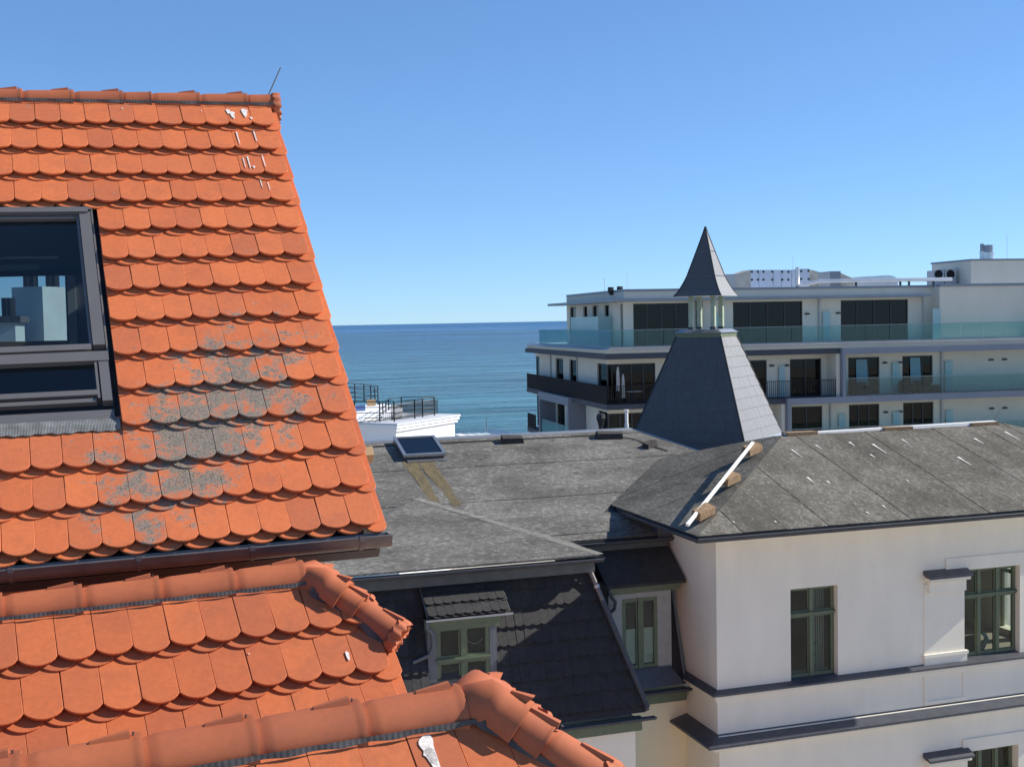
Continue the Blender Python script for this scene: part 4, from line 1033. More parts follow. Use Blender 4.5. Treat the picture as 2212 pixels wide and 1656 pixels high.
# dormer geometry first, so that the tiles can leave it out
YD = 22.17
dl, dr_ = fY(c4(150, 700), YD - 0.12), fY(c4(1092, 578), YD - 0.12)
def onm(p): return onplane(p, nm, nm.dot(P_m))
dtl, dtr = onm(c4(22, 268)), onm(c4(935, 203))
dx0, dx1 = fY(c4(165, 1000), YD).x, fY(c4(945, 1000), YD).x
ztop = (dtl.z + dtr.z) / 2
EM = 0.355
P_m2 = P_m.copy()
def skip_m(cu, cv, w, L):
    x = P_m.x + cu; z = P_m.z + vm.z * cv
    return dx0 - 0.05 < x - w / 2 and x + w / 2 < dx1 + 0.03 and z < ztop + 0.12
def clip_m(cu, cv, j):
    z = P_m.z + vm.z * cv
    r = [(1, kx, 0.0 + 0.01)]
    x = P_m.x + cu
    if z < ztop + 0.1:
        if x > dx1 - 0.1: r.append((-1, 0, -(dx1 + 0.0 - P_m.x)))
        elif x < dx0 + 0.1: r.append((1, 0, dx0 - 0.0 - P_m.x))
    return r
mfr = (P_m, X_, vm, nm)
tiled_slope(villa, mfr, range(1, 9), lambda j: range(-36, 7), 'ribbed', -0.02, tl=0.44, limit=300, clips=clip_m, skip=skip_m, w=TW, ex=EM, sk=0.0, off=0.03, visible=lambda x, y: 640 < x < 1430 and 1200 < y < 1600, arc=0.035, tname='mansard_tile')
# dormer
drm = MB(); vD = ((dtl + dtr) / 2 - (dl + dr_) / 2); vD.x = 0
zd = (dl.z + dr_.z) / 2
drm.box(dx0, dx1, YD + 0.12, YD + 0.9, zd - 2.2, zd - 0.06)
dormer = drm.build('dormer', 'casing', villa, label='roof dormer with a green four-pane window and a small tiled roof')
ca = (dx0, fY(c4(262, 1000), YD).x, fY(c4(865, 1000), YD).x, dx1)
mb = MB(); mb.box(ca[0], ca[1], YD, YD + 0.14, zd - 2.2, zd - 0.12); mb.build('casing', 'casing', dormer)
mb = MB(); mb.box(ca[2], ca[3], YD, YD + 0.14, zd - 2.2, zd - 0.12); mb.build('casing', 'casing', dormer)
mb = MB(); mb.box(dx0 - 0.03, dx1 + 0.05, YD - 0.05, YD + 0.14, zd - 0.24, zd - 0.03); mb.box(dx0 - 0.05, dx1 + 0.07, YD - 0.09, YD - 0.05, zd - 0.12, zd - 0.04); mb.build('head_board', 'green', dormer)
wz1_ = fY(c4(500, 738), YD).z
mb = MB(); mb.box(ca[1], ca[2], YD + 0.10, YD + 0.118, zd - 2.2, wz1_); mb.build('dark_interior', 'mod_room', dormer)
def dwindow(parent, x0, x1, z0, z1, y, trans):
    mb = MB(); fw = 0.07
    mb.box(x0, x0 + fw, y, y + 0.08, z0, z1); mb.box(x1 - fw, x1, y, y + 0.08, z0, z1); mb.box(x0 + fw, x1 - fw, y, y + 0.08, z1 - fw, z1); mb.box(x0 + fw, x1 - fw, y, y + 0.08, z0, z0 + fw)
    xm = (x0 + x1) / 2; mb.box(xm - 0.05, xm + 0.05, y - 0.02, y + 0.075, z0 + .01, z1 - .01)
    if trans: zt_ = z0 + (z1 - z0) * trans; mb.box(x0 + .01, x1 - .01, y - 0.03, y + 0.07, zt_ - 0.05, zt_ + 0.05); mb.box(x0 - .01, x1 + .01, y - 0.06, y - 0.03, zt_, zt_ + 0.03)
    mb.build('window_frame', 'green', parent)
    zz = [z0] + ([z0 + (z1 - z0) * trans] if trans else []) + [z1]
    for a, b in ((x0, xm), (xm, x1)):
        for c_, d in zip(zz, zz[1:]):
            s = 0.035; A, B, C, D = a + .055, b - .055, c_ + .05, d - .05
            mb = MB(); mb.box(A, A + s, y + .01, y + .05, C, D); mb.box(B - s, B, y + .01, y + .05, C, D); mb.box(A + s, B - s, y + .01, y + .05, C, C + s); mb.box(A + s, B - s, y + .01, y + .05, D - s, D); mb.build('sash', 'green', parent)
            mb = MB(); mb.box(A + s - .003, B - s + .003, y + .028, y + .032, C + s - .003, D - s + .003); mb.build('pane', 'pane', parent)
dwindow(dormer, ca[1], ca[2], zd - 2.1, wz1_, YD + 0.015, 1 - (738 - 1010) / (738 - 1600) * 1.0 if False else 0.66)
# swags of an inner curtain
mb = MB(); xm = (ca[1] + ca[2]) / 2
for k, (zz_, dp) in enumerate(((fY(c4(650, 900), YD).z, 0.10), (fY(c4(650, 1170), YD).z, -0.06), (fY(c4(650, 1330), YD).z, 0.03))):
    pts = [Vector((lerp(xm + .08, ca[2] - .1, t), YD + 0.09, zz_ - dp * math.sin(math.pi * t))) for t in [i / 8 for i in range(9)]]; mb.tube(pts, 0.008, 5)
mb.build('curtain_swag', 'curtain', dormer)
el, er = fY(c4(150, 690), YD - 0.10), fY(c4(1092, 572), YD - 0.10)
za = (el.z + er.z) / 2 + 0.02
top_y = P_m.y + vm.y * ((ztop - P_m.z) / vm.z)
vd = Vector((0, top_y - (YD - 0.10), ztop - za)); dlen = vd.length; vd.normalize(); nd = X_.cross(vd)
Pd = Vector((er.x - 0.03, top_y, ztop)); dw = er.x - el.x - 0.05
nt_ = 9; wD = dw / nt_
mb = MB(); mb.prism([Pd + X_ * 0.02 + nd * 0.0, Pd - X_ * dw, Pd - X_ * dw - vd * (dlen + 0.02), Pd + X_ * 0.02 - vd * (dlen + 0.02)], -nd * 0.05); mb.build('roof_deck', 'slate_core', dormer)
tiled_slope(dormer, (Pd + vd * 0.0, X_, vd, nd), range(1, 4), lambda j: range(-nt_ + 1, 1), 'ribbed', 0.02, tl=0.38, w=wD, ex=(dlen - 0.02) / 2.95, sk=0.0, off=0.03, arc=0.035, verge=lambda j: 0.0, clips=lambda cu, cv, j: [(-1, 0, dw + 0.02)])
mb = MB(); mb.box(el.x - 0.02, er.x + 0.05, YD - 0.15, YD - 0.10, za - 0.055, za - 0.015); mb.build('eave_gutter', 'zinc', dormer)
mb = MB(); mb.tube([Vector((el.x - 0.0, YD - 0.13, za - 0.06)), Vector((el.x - 0.0, YD - 0.12, za - 0.16)), Vector((el.x + .12, YD - 0.08, za - 0.30)), Vector((el.x + .14, YD - 0.05, za - 0.55)), Vector((el.x + .06, YD - 0.02, za - 0.72)), Vector((el.x - .25, YD + 0.05, za - 0.85))], 0.035, 8); autosmooth(mb.build('drain_pipe', 'casing', dormer), 60)
mb = MB(); mb.tube([Pd - X_ * (dw + 0.01) + nd * 0.05, Pd - X_ * (dw + 0.01) - vd * dlen + nd * 0.05], 0.012, 6); mb.build('verge_strip', 'zinc', dormer)
# board under the gutter, lower gutter, green fascia, wall below
mb = MB(); mb.box(0.5, XC - 0.08, YL + 0.06, YL + 0.12, ZM - 0.30, ZM - 0.02); mb.build('fascia', 'fascia_dark', villa)
gut((0.5, 21.74, -7.93), (9.86, 21.74, -7.93), 0.065); gut((9.3, 23.18, -7.93), (11.42, 23.18, -7.93), 0.065)
mb = MB(); mb.box(0.5, 9.62, 21.86, 21.98, -8.22, -7.95); mb.build('fascia', 'green', villa); mb = MB(); mb.box(9.5, 11.30, 23.28, 23.40, -8.22, -7.95); mb.build('fascia', 'green', villa)
mb = MB(); mb.box(0.5, 9.52, 21.98, 22.3, GZ, -7.97); mb.box(9.2, 9.52, 22.3, 23.6, GZ, -7.97); weld(mb.build('wall', 'wall', villa)); mb = MB(); mb.box(9.3, XL - 0.002, 23.42, 23.7, GZ, -7.97); mb.build('wall', 'wall_cream', villa)
# downpipe along the hip of the mansard
hp = lambda t, o=0.05: Vector((lerp(hm['xt'], hm['xb'], t), lerp(hm['yt'], hm['yb'], t), lerp(hm['zt'], hm['zb'], t))) + Vector((0.04, -o, 0.03))
mb = MB(); mb.tube([hp(-0.05, 0.12), hp(0.02, 0.12), hp(0.25, 0.12)], 0.055, 10); autosmooth(mb.build('downpipe', 'gutter', villa), 60)
mb = MB(); mb.tube([hp(0.245, 0.12), hp(0.25, 0.12), hp(0.97, 0.10)], [0.06, 0.06, 0.055], 10); autosmooth(mb.build('downpipe', 'gutter_blue', villa), 60)
mb = MB(); mb.tube([hp(0.14, 0.12), hp(0.16, 0.12)], 0.07, 10); mb.build('pipe_clamp', 'zinc', villa)
mb = MB(); mb.tube([hp(0.0, 0.0), hp(1.0, 0.0)], 0.05, 8); mb.build('hip_roll', 'slate_trim', villa)
# recessed part between the blocks: mansard, dormer with a tall window
mb = MB(); mb.hexa([Vector((9.0, 23.30, -7.86)), Vector((11.33, 23.30, -7.86)), Vector((11.33, 24.3, -4.95)), Vector((9.0, 24.3, -4.95))], [Vector((9.0, 23.4, -7.86)), Vector((11.33, 23.4, -7.86)), Vector((11.33, 24.4, -4.95)), Vector((9.0, 24.4, -4.95))]); mb.build('mansard_slope', 'ribbed', villa)
YN = 23.42
n0, n1_ = fY(cm(100, 600), YN).x, fY(cm(805, 600), YN).x
ne0, ne1 = fY(cm(100, 128), YN - 0.12), fY(cm(912, 76), YN - 0.12)
zn = (ne0.z + ne1.z) / 2
nw = (fY(cm(250, 600), YN).x, fY(cm(650, 600), YN).x, fY(cm(450, 1070), YN).z, fY(cm(450, 270), YN).z)
mb = MB(); wall_open(mb, n0, n1_, YN, YN + 0.1, nw[2] - 0.02, zn - 0.05, [(nw[0], nw[1], nw[2] - 0.02, nw[3])]); mb.box(n0, n1_, YN + 0.1, YN + 0.7, zn - 1.6, zn - 0.06)
ndm = mb.build('dormer', 'casing_white', villa, label='recessed dormer with a tall two-leaf green window and white half blinds')
mb = MB(); mb.box(n0 - 0.02, ne1.x + 0.0, YN - 0.06, YN + 0.02, zn - 0.22, zn - 0.04); mb.box(n0 - 0.03, ne1.x + .02, YN - 0.12, YN - 0.06, zn - 0.11, zn - 0.05); mb.build('head_board', 'green', ndm)
mb = MB(); mb.hexa([Vector((n0 - 0.1, YN - 0.18, zn - 0.06)), Vector((11.30, YN - 0.18, zn - 0.06)), Vector((11.30, 24.25, ZM - 0.20)), Vector((n0 - 0.1, 24.25, ZM - 0.20))], [Vector((n0 - 0.1, YN - 0.18, zn)), Vector((11.30, YN - 0.18, zn)), Vector((11.30, 24.25, ZM - 0.12)), Vector((n0 - 0.1, 24.25, ZM - 0.12))]); mb.build('dormer_roof', 'ribbed', ndm)
mb = MB(); mb.box(9.1, 11.3, YM + 0.05, YM + 0.12, ZM - 0.22, ZM - 0.02); mb.build('fascia', 'fascia_dark', villa)
dwindow(ndm, nw[0], nw[1], nw[2], nw[3], YN + 0.0, None)
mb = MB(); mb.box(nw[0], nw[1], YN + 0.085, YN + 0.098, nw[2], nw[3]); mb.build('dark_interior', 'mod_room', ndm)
for a, b in ((nw[0] + 0.08, (nw[0] + nw[1]) / 2 - 0.07), ((nw[0] + nw[1]) / 2 + 0.07, nw[1] - 0.08)):
    zz_ = fY(cm(330, 635), YN).z; mb = MB(); k = 22
    for i in range(k): z0_ = lerp(nw[2] + 0.10, zz_, i / k); mb.hexa([Vector((a, YN + .05, z0_)), Vector((b, YN + .05, z0_)), Vector((b, YN + .065, z0_)), Vector((a, YN + .065, z0_))], [Vector((a, YN + .058 - .008 * (i % 2), z0_ + (zz_ - nw[2] - .1) / k)), Vector((b, YN + .058 - .008 * (i % 2), z0_ + (zz_ - nw[2] - .1) / k)), Vector((b, YN + .073, z0_ + (zz_ - nw[2] - .1) / k)), Vector((a, YN + .073, z0_ + (zz_ - nw[2] - .1) / k))])
    mb.build('pleated_blind', 'white_board', ndm)
mb = MB(); mb.hexa([Vector((n0 + .2, 23.22, -7.84)), Vector((n1_ + 0.2, 23.22, -7.84)), Vector((n1_ - 0.05, YN - 0.01, nw[2] - 0.02)), Vector((n0 + .1, YN - 0.01, nw[2] - 0.02))], [Vector((n0 + .2, 23.19, -7.83)), Vector((n1_ + 0.2, 23.19, -7.83)), Vector((n1_ - 0.05, YN - 0.03, nw[2] + 0.0)), Vector((n0 + .1, YN - 0.03, nw[2] + 0.0))]); mb.build('lead_apron', 'slate_trim', ndm)
mb = MB(); mb.tube([Vector((n0 - .08, YN - .2, zn - .08)), Vector((n0 - .02, YN - .2, zn - .2)), Vector((n0 + .10, YN - .14, zn - .35)), Vector((n0 + .10, YN - .1, zn - .5)), Vector((n0 - .02, YN - .06, zn - .62)), Vector((n0 - .25, YN, zn - .68))], 0.035, 8); autosmooth(mb.build('drain_pipe', 'gutter_blue', ndm), 60)
mb = MB(); mb.tube([Vector((11.27, 24.2, -4.95)), Vector((11.27, 23.28, -7.8))], 0.03, 6); mb.build('wall_flashing', 'casing', villa)

# ---- turret
ARt = rad(47.5)
d1, d2 = Vector((math.cos(ARt), -math.sin(ARt), 0)), Vector((math.sin(ARt), math.cos(ARt), 0))
Lc = fY((1370, 932), 32.2); SB = 3.28
Ct = Vector((Lc.x, Lc.y, 0)) + (d1 + d2) * (SB / 2)
zT0 = -3.3                                   # level where the base side was measured
ct = crop(2400, 820, .2899)
def atC(p, o=0.0):                           # height on the vertical plane through the turret axis facing the camera
    b = Vector((Ct.x, Ct.y, 0)).normalized(); return onplane(p, b, Vector((Ct.x, Ct.y, 0)).dot(b) - o)
zt1 = atC(cs(700, 185), 0.6).z; zt2 = atC(ct(800, 1450), 0.6).z; zp0 = atC(ct(700, 1420), 0.2).z; zcap = atC(ct(800, 1000), 0.6).z; zap = atC((1504.5, 490)).z
def wid(pa, pb, off):                        # side length of the square whose dark face spans these two pixels
    a, b = ray(*pa), ray(*pb); best = None
    for k in range(20, 400):
        s = k / 100; A_ = Ct + d1 * (-s / 2) - d2 * (s / 2); B_ = Ct + d1 * (s / 2) - d2 * (s / 2)
        xa = CX + F * A_.dot(RT) / A_.dot(FW); xb = CX + F * B_.dot(RT) / B_.dot(FW)
        e = abs((xb - xa) - (pb[0] - pa[0]))
        if best is None or e < best[0]: best = (e, s)
    return best[1]
ST = wid(cs(492, 180), cs(985, 178), 0); SC = wid(ct(332, 1018), ct(950, 998), 0); SF = wid(cs(470, 150), cs(990, 130), 0)
SD = wid(ct(500, 760), ct(870, 765), 0)
def sq(s, z): return [Ct + d1 * (x * s / 2) + d2 * (y * s / 2) + Z_ * z for x, y in ((-1, -1), (1, -1), (1, 1), (-1, 1))]
kS = (SB - ST) / (zt1 - zT0)
S_at = lambda z: ST + (zt1 - z) * kS
mb = MB(); mb.hexa(sq(S_at(-5.0) - 0.06, -5.0), sq(ST - 0.06, zt1)); turret = mb.build('turret', 'slate_core', villa, label='slate clad square turret with an open lantern and a pointed cap')
# slates, course by course, on each face
rn = random.Random(5)
def face_slates(a0, a1, b0, b1, nrow, single):
    """a0,a1 bottom corners, b0,b1 top corners"""
    nn = (a1 - a0).cross(b0 - a0).normalized()
    allm = MB()
    h = 1.0 / nrow
    for r in range(nrow):
        t0, t1 = r * h, min(1, (r + 1) * h + h * 0.22)
        if r == nrow - 1: t1 = 1
        p, q = lerp(a0, b0, t0), lerp(a1, b1, t0); P2, Q2 = lerp(a0, b0, t1), lerp(a1, b1, t1)
        W = (q - p).length; x = 0; cuts = [0]
        while x < W:
            x += rn.choice((0.20, 0.24, 0.30, 0.36)); cuts.append(min(x, W))
        if len(cuts) > 2 and cuts[-1] - cuts[-2] < 0.12: cuts.pop(-2)
        W2 = (Q2 - P2).length; e = (q - p).normalized(); lft = (P2 - p).dot(e)
        for c0, c1 in zip(cuts, cuts[1:]):
            # vertical joints stay vertical on the slope; clip at the hips
            poly = [(c0 + 0.003, 0), (c1 - 0.003, 0), (c1 - 0.003, 1), (c0 + 0.003, 1)]
            up_ = (P2 - p) - e * lft
            poly = clip(poly, -1, lft, 0.0) ; poly = clip(poly, 1, -((W2 + lft) - W), W) if poly else poly
            if len(poly) < 3: continue
            pts = [p + e * x_ + up_ * y_ + nn * (0.016 * (1 - y_) + 0.004) for x_, y_ in poly]
            if single: m2 = MB(); m2.prism(pts, nn * (0.006 + rn.random() * 0.003)); m2.build('slate', 'slate', turret)
            else: allm.prism(pts, nn * 0.007)
    if allm.v: allm.build('slate_face', 'slate', turret, kind='stuff')
for k in range(4):
    zlow = -4.1 if k in (0, 1) else -4.6
    B, T = sq(S_at(zlow), zlow), sq(ST, zt1 - 0.02)
    face_slates(B[k], B[(k + 1) % 4], T[k], T[(k + 1) % 4], 12 if k in (0, 1) else 15, k in (0, 1))
for k in range(4):
    B, T = sq(S_at(-4.6) + 0.03, -4.6), sq(ST + 0.03, zt1 - 0.01); mb = MB(); mb.tube([B[k], T[k]], 0.026, 5); mb.build('hip_trim', 'slate_core', turret)
# lead apron with stepped teeth along the sunny base
B = sq(S_at(-3.68) + 0.06, -3.68); T = sq(S_at(-3.48) + 0.06, -3.48)
mb = MB(); nn = (B[2] - B[1]).cross(T[1] - B[1]).normalized(); mb.prism([B[1], B[2], T[2], T[1]], nn * 0.006); mb.build('base_flashing', 'zinc', turret)
# platform, posts, cap
zq = (zt1 + 0.02, zt2 + 0.04)
mb = MB(); mb.hexa(sq(SF - 0.03, zt1 - 0.03), sq(SF - 0.03, zt1 + 0.10)); mb.build('platform_edge', 'green', turret)
mb = MB(); mb.hexa(sq(SF + 0.05, zt1 + 0.10), sq(SF - 0.25, zt1 + 0.20)); mb.build('platform_top', 'zinc', turret)
so = 0.50 * SF - 0.20
ps = wid(ct(530, 1200), ct(970, 1200), 0) * 0.5 - 0.09
posts = [(-1, -1), (1, -1), (1, 1), (-1, 1), (0.0, -1), (0.0, 1), (-1, 0.0), (1, 0.0)]
for a, b in posts[:4]:
    c = Ct + d1 * (a * ps * 0.78) + d2 * (b * ps * 0.78); mb = MB(); mb.obox(c, (d1, d2, Z_), -0.065, 0.065, -0.065, 0.065, zt1 + 0.15, zcap + 0.05); po = mb.build('post', 'green_light', turret)
    mb = MB(); mb.obox(c, (d1, d2, Z_), -0.08, 0.08, -0.08, 0.08, zt1 + 0.15, zt1 + 0.27); mb.build('post_foot', 'gutter_blue', po)
prof = [(SC, zcap), (SC - 0.02, zcap + 0.02)]
hgt = zap - zcap
for t in [i / 14 for i in range(1, 15)]:
    # flared concave outline: SC at the eave, SD at a quarter of the height, zero at the tip
    tq = (atC(ct(700, 760), 0.3).z - zcap) / hgt
    if t < tq: w_ = lerp(SC, SD, (t / tq) ** 0.80)
    else: w_ = SD * (1 - (t - tq) / (1 - tq)) ** 1.03
    prof.append((max(w_, 0.012), zcap + hgt * t))
mb = MB()
for w_, z in prof: mb.v += sq(w_, z)
for i in range(len(prof) - 1):
    for j in range(4): mb.f.append((4 * i + j, 4 * i + (j + 1) % 4, 4 * i + 4 + (j + 1) % 4, 4 * i + 4 + j))
mb.f.append((3, 2, 1, 0)); mb.f.append(tuple(4 * (len(prof) - 1) + j for j in range(4)))
cap = mb.build('turret_cap', 'capsheet', turret)
for lvl in (2 + 3, 2 + 8):
    w_, z = prof[lvl]; mb = MB(); mb.hexa(sq(w_ + 0.012, z - 0.012), sq(w_ + 0.012, z + 0.012)); mb.build('cap_seam', 'slate_trim', cap)
for j in range(4):
    mb = MB(); mb.tube([sq(w_ + 0.01, z)[j] for w_, z in prof], 0.014, 5); mb.build('cap_hip', 'slate_core', cap)

# ---- small things on the felt roofs
def on_main(p, h=0.012): return onplane(p, nM, nM.dot(Vector((0, YM, ZM + 0.05)) + nM * h))
def on_front(p, h=0.012): return onplane(p, nF, nF.dot(Vector((0, YG, ZE + 0.05)) + nF * h))
vM_ = X_.cross(nM) * -1; vM_ = Vector((0, math.cos(AM), math.sin(AM)))
s0, s1_, s2, s3 = [on_main(cr(*p), 0.14) for p in ((487, 868), (635, 857), (655, 912), (525, 925))]
sl = MB(); sl.obox(s3, (X_, vM_, nM), 0.0, 1.0, 0.0, 1.15, -0.14, -0.03); sky_l = sl.build('roof_hatch', 'lead', villa, label='small square skylight in the grey felt roof')
mb = MB()
for q in ((-0.03, 0.05, -0.03, 1.2), (0.97, 1.05, -0.03, 1.2), (0.05, 0.97, -0.03, 0.05), (0.05, 0.97, 1.12, 1.2)): mb.obox(s3, (X_, vM_, nM), *q, -0.03, 0.03)
mb.build('hatch_frame', 'zinc', sky_l); mb = MB(); mb.obox(s3, (X_, vM_, nM), 0.05, 0.97, 0.05, 1.12, -0.015, 0.0); mb.build('pane', glass('hatch_glass', (0.10, 0.13, 0.16), 1.0, 0.05), sky_l)
mb = MB(); mb.obox(s3, (X_, vM_, nM), 0.05, 1.05, -0.16, -0.03, -0.125, -0.10); mb.build('lead_skirt', 'zinc', sky_l)
# moss stains washed down below the hatch
def stain(pts, m='moss'):
    mb = MB(); q = []; rn_ = random.Random(9)
    for a, b in zip(pts, pts[1:] + pts[:1]):
        for t in (0, .2, .4, .6, .8): q.append(on_main(cr(lerp(a[0], b[0], t) + rn_.gauss(0, 5), lerp(a[1], b[1], t) + rn_.gauss(0, 3)), 0.0125))
    mb.add(q, [tuple(range(len(q)))]); return mb.build('moss_stain', m, villa, recalc=False)
def moss_mat():
    m = newmat('moss_streak'); n, l = nt(m); p = n['Principled BSDF']
    f = pos_noise(n, l, 5.0, 7, 0.75, stretch=(1.6, 0.5, 1)); f2 = pos_noise(n, l, 32, 4, 0.7)
    c = mixc(n, l, maprange(n, l, f2, 0.35, 0.65), (0.11, 0.085, 0.04), (0.21, 0.165, 0.085)); l.new(c, p.inputs['Base Color']); p.inputs['Roughness'].default_value = 0.95
    l.new(maprange(n, l, f, 0.32, 0.60, 0.45, 0.92, True), p.inputs['Alpha']); return m
M['moss_streak'] = moss_mat()
stain([(508, 955), (592, 955), (755, 1213), (690, 1205)], 'moss_streak'); stain([(600, 955), (692, 950), (890, 1228), (832, 1238), (762, 1150)], 'moss_streak')
# conductor wire held down by bricks
mb = MB(); mb.tube([on_main(cr(*p), 0.03) for p in ((200, 880), (470, 858), (900, 840), (1180, 825), (1500, 808), (1800, 795), (1950, 820), (2050, 858), (2160, 895))], 0.013, 5); mb.build('conductor_wire', 'black', villa)
def brick(p, w, d, h, rz, m, label, plane=on_main, nv=None, vv=None, group=None):
    c = plane(cr(*p) if plane is on_main else p, 0.01); nv = nM if nv is None else nv
    ax0 = Matrix.Rotation(rz, 3, nv) @ X_; ax0 = (ax0 - nv * ax0.dot(nv)).normalized(); ax1 = nv.cross(ax0)
    rn_ = random.Random(int(p[0])); mb = MB()
    j = lambda: rn_.gauss(0, 0.012)
    f_ = lambda x, y, z: c + ax0 * (x + j()) + ax1 * (y + j()) + nv * (z + (j() if z > 0 else 0))
    a = [f_(-w / 2, -d / 2, 0), f_(w / 2, -d / 2, 0), f_(w / 2, d / 2, 0), f_(-w / 2, d / 2, 0)]; b = [f_(-w / 2 + .01, -d / 2 + .01, h), f_(w / 2 - .01, -d / 2 + .01, h), f_(w / 2 - .01, d / 2 - .01, h), f_(-w / 2 + .01, d / 2 - .01, h)]
    mb.hexa(a, b); o = mb.build('brick', m, None); return tag(o, label, 'brick', group)
brick((560, 848), 0.85, 0.22, 0.10, 0.05, 'brick', 'long mossy brick behind the roof skylight')
brick((1190, 838), 0.55, 0.25, 0.14, -0.05, 'brick_dark', 'dark brick on the roof wire halfway to the turret')
brick((1795, 812), 0.70, 0.25, 0.13, -0.1, 'brick_dark', 'blackened brick by the vent pipes at the ridge')
brick((2045, 868), 0.38, 0.22, 0.14, 0.5, 'brick_dark', 'small blackened brick left of the turret foot')
brick((2160 + 0, 903), 0.3, 0.2, 0.12, 0.3, 'brick_dark', 'small dark brick in front of the turret foot') if False else None
brick(cw(430, 322), 0.36, 0.2, 0.14, 0.5, 'brick_dark', 'small dark brick where the two felt slopes meet', plane=lambda p, h: on_main(p, h))
# vent pipes behind the ridge
for p, lab in (((1745, 760), 0), ((1905, 752), 1)):
    b = fY(cr(*p), YT + 0.25); mb = MB(); hh = 0.45
    mb.tube([b - Z_ * 0.3, b + Z_ * 0.12], 0.06, 8)
    if lab == 0: mb.tube([b + Z_ * 0.10, b + Z_ * 0.28, b + Z_ * 0.30, b + Z_ * 0.42], [0.07, 0.12, 0.13, 0.10], 10)
    else: mb.tube([b + Z_ * 0.1, b + Z_ * 0.40, b + Z_ * 0.5], [0.05, 0.05, 0.075], 8)
    mb.build('vent_pipe', 'black' if lab == 0 else 'white_board', villa)
# white batten down the hip, propped on bricks
ba, bb = cw(752, 228), cw(398, 672)
pa, pb = on_front(ba, 0.20), on_front(bb, 0.15)
hd = (pb - pa).normalized(); hs_ = hd.cross(nF).normalized(); hn = hs_.cross(hd)
mb = MB(); mb.obox(pa, (hd, hs_, hn), 0, (pb - pa).length, -0.032, 0.032, -0.025, 0.025); tag(mb.build('white_batten', 'white_board', None), 'white painted batten lying down the roof hip on three bricks', 'batten')
for k, (p, lab) in enumerate((((745, 278), 'yellowish brick under the upper end of the white batten'), ((625, 440), 'yellowish brick under the middle of the white batten'), ((480, 622), 'yellowish brick under the lower end of the white batten'))):
    brick(cw(*p), 0.55, 0.24, 0.17, 0.55, 'brick', lab, plane=on_front, nv=nF)
# white board along the bay's ridge on blocks
r0, r1_ = fY(cw(925, 192), YRG - 0.02), fY(cw(2055, 122), YRG - 0.02)
mb = MB(); mb.hexa([r0 + Vector((0, -.06, -.03)), r1_ + Vector((0, -.06, -.03)), r1_ + Vector((0, .08, -.03)), r0 + Vector((0, .08, -.03))], [r0 + Vector((0, -.05, .05)), r1_ + Vector((0, -.05, .05)), r1_ + Vector((0, .07, .06)), r0 + Vector((0, .07, .06))]); tag(mb.build('ridge_board', 'white_board', None), 'long white board lying along the grey roof ridge', 'board')
for p, lab in (((1005, 195), 'flat brown block under the turret end of the ridge board'), ((1520, 163), 'flat brown block under the middle of the ridge board'), ((1985, 130), 'flat brown block under the far end of the ridge board')):
    c = fY(cw(*p), YRG); mb = MB(); mb.box(c.x - 0.42, c.x + 0.42, YRG - 0.14, YRG + 0.16, ZRG - 0.03, max(c.z + 0.03, ZRG + 0.05)); tag(mb.build('block', 'brick', None), lab, 'block')
mb = MB(); q = r1_ + Vector((-0.05, 0, 0.02)); mb.tube([q, fY(cw(2085, 48), YRG + 0.1)], 0.008, 5); mb.build('conductor_rod', 'dark_grey', villa)
# white droppings on the bay's front slope
rn_ = random.Random(21)
for (x, y, L) in ((960, 265, .5), (1045, 415, .3), (1395, 235, .6), (1385, 292, .2), (1555, 210, .3), (1855, 305, .5), (1945, 205, .35), (2110, 170, .6), (1450, 565, .12), (1362, 600, .1), (645, 652, .08), (870, 650, .06), (1150, 435, .15), (1090, 240, .3), (1270, 225, .25), (1580, 430, .1)):
    c = on_front(cw(x, y), 0.014); d = Vector((0.0, -math.cos(AB), -math.sin(AB))); s_ = X_ * (0.014 + 0.012 * rn_.random())
    mb = MB(); pts = [c - s_ * 1.6, c + s_ * 1.6, c + s_ * 0.8 + d * L * .4, c + s_ * .35 + d * L, c - s_ * .35 + d * L, c - s_ * .9 + d * L * .35]; mb.prism(pts, nF * 0.002); mb.build('bird_dropping', 'white_dropping', villa)

# ------------------------------------------------------------------ apartment building by the sea
Cm = ray(1309, 765.5) * 72.0
bm_ = rad(95.5); UX = Vector((math.sin(bm_), math.cos(bm_), 0)); UYv = Vector((-math.cos(bm_), math.sin(bm_), 0)); Cm0 = Vector((Cm.x, Cm.y, 0))
MAX = (UX, UYv, Z_)
k1 = crop(1940, 980, .2415); k2 = crop(1940, 1300, .2415); k3 = crop(2600, 960, .2778); k4 = crop(3200, 880, .326); k5 = crop(2750, 1300, .2486); k6 = crop(3200, 1260, .2893); k8 = crop(2400, 820, .2899)
def src(x, y): return (x / 1.736, y / 1.736)
def mf(p, b):                                # on a plane parallel to the front, b metres behind the slab edge
    q = onplane(p, UYv, UYv.dot(Cm0) + b); return (q - Cm0).dot(UX), q.z
def ml(p, a):                                # on a plane parallel to the left side
    q = onplane(p, UX, UX.dot(Cm0) + a); return (q - Cm0).dot(UYv), q.z
apt = thing('apartment_building', 'modern white apartment building with grey balcony slabs and glass railings', 'building', Cm0 + UX * 12 + UYv * 6 + Z_ * GZ)
def ab(mb, a0, a1, b0, b1, z0, z1): return mb.obox(Cm0, MAX, a0, a1, b0, b1, z0, z1)
def part(name, m, *boxes, parent=None, **kw):
    mb = MB()
    for q in boxes: ab(mb, *q)
    return mb.build(name, m, parent or apt, **kw)
AR = 34.0
BL = ml(k2(120, 60), 0.0)[0]                 # depth of the left side
aS = mf(k5(1615, 100), 0.0)[0]               # where the projecting right frames start
aS2 = mf(k5(790, 830), 0.0)[0]
zF1, zF1b, zF2, zF2b = -2.06, -2.37, -5.08, -5.40
bW = 1.35                                    # balcony depth
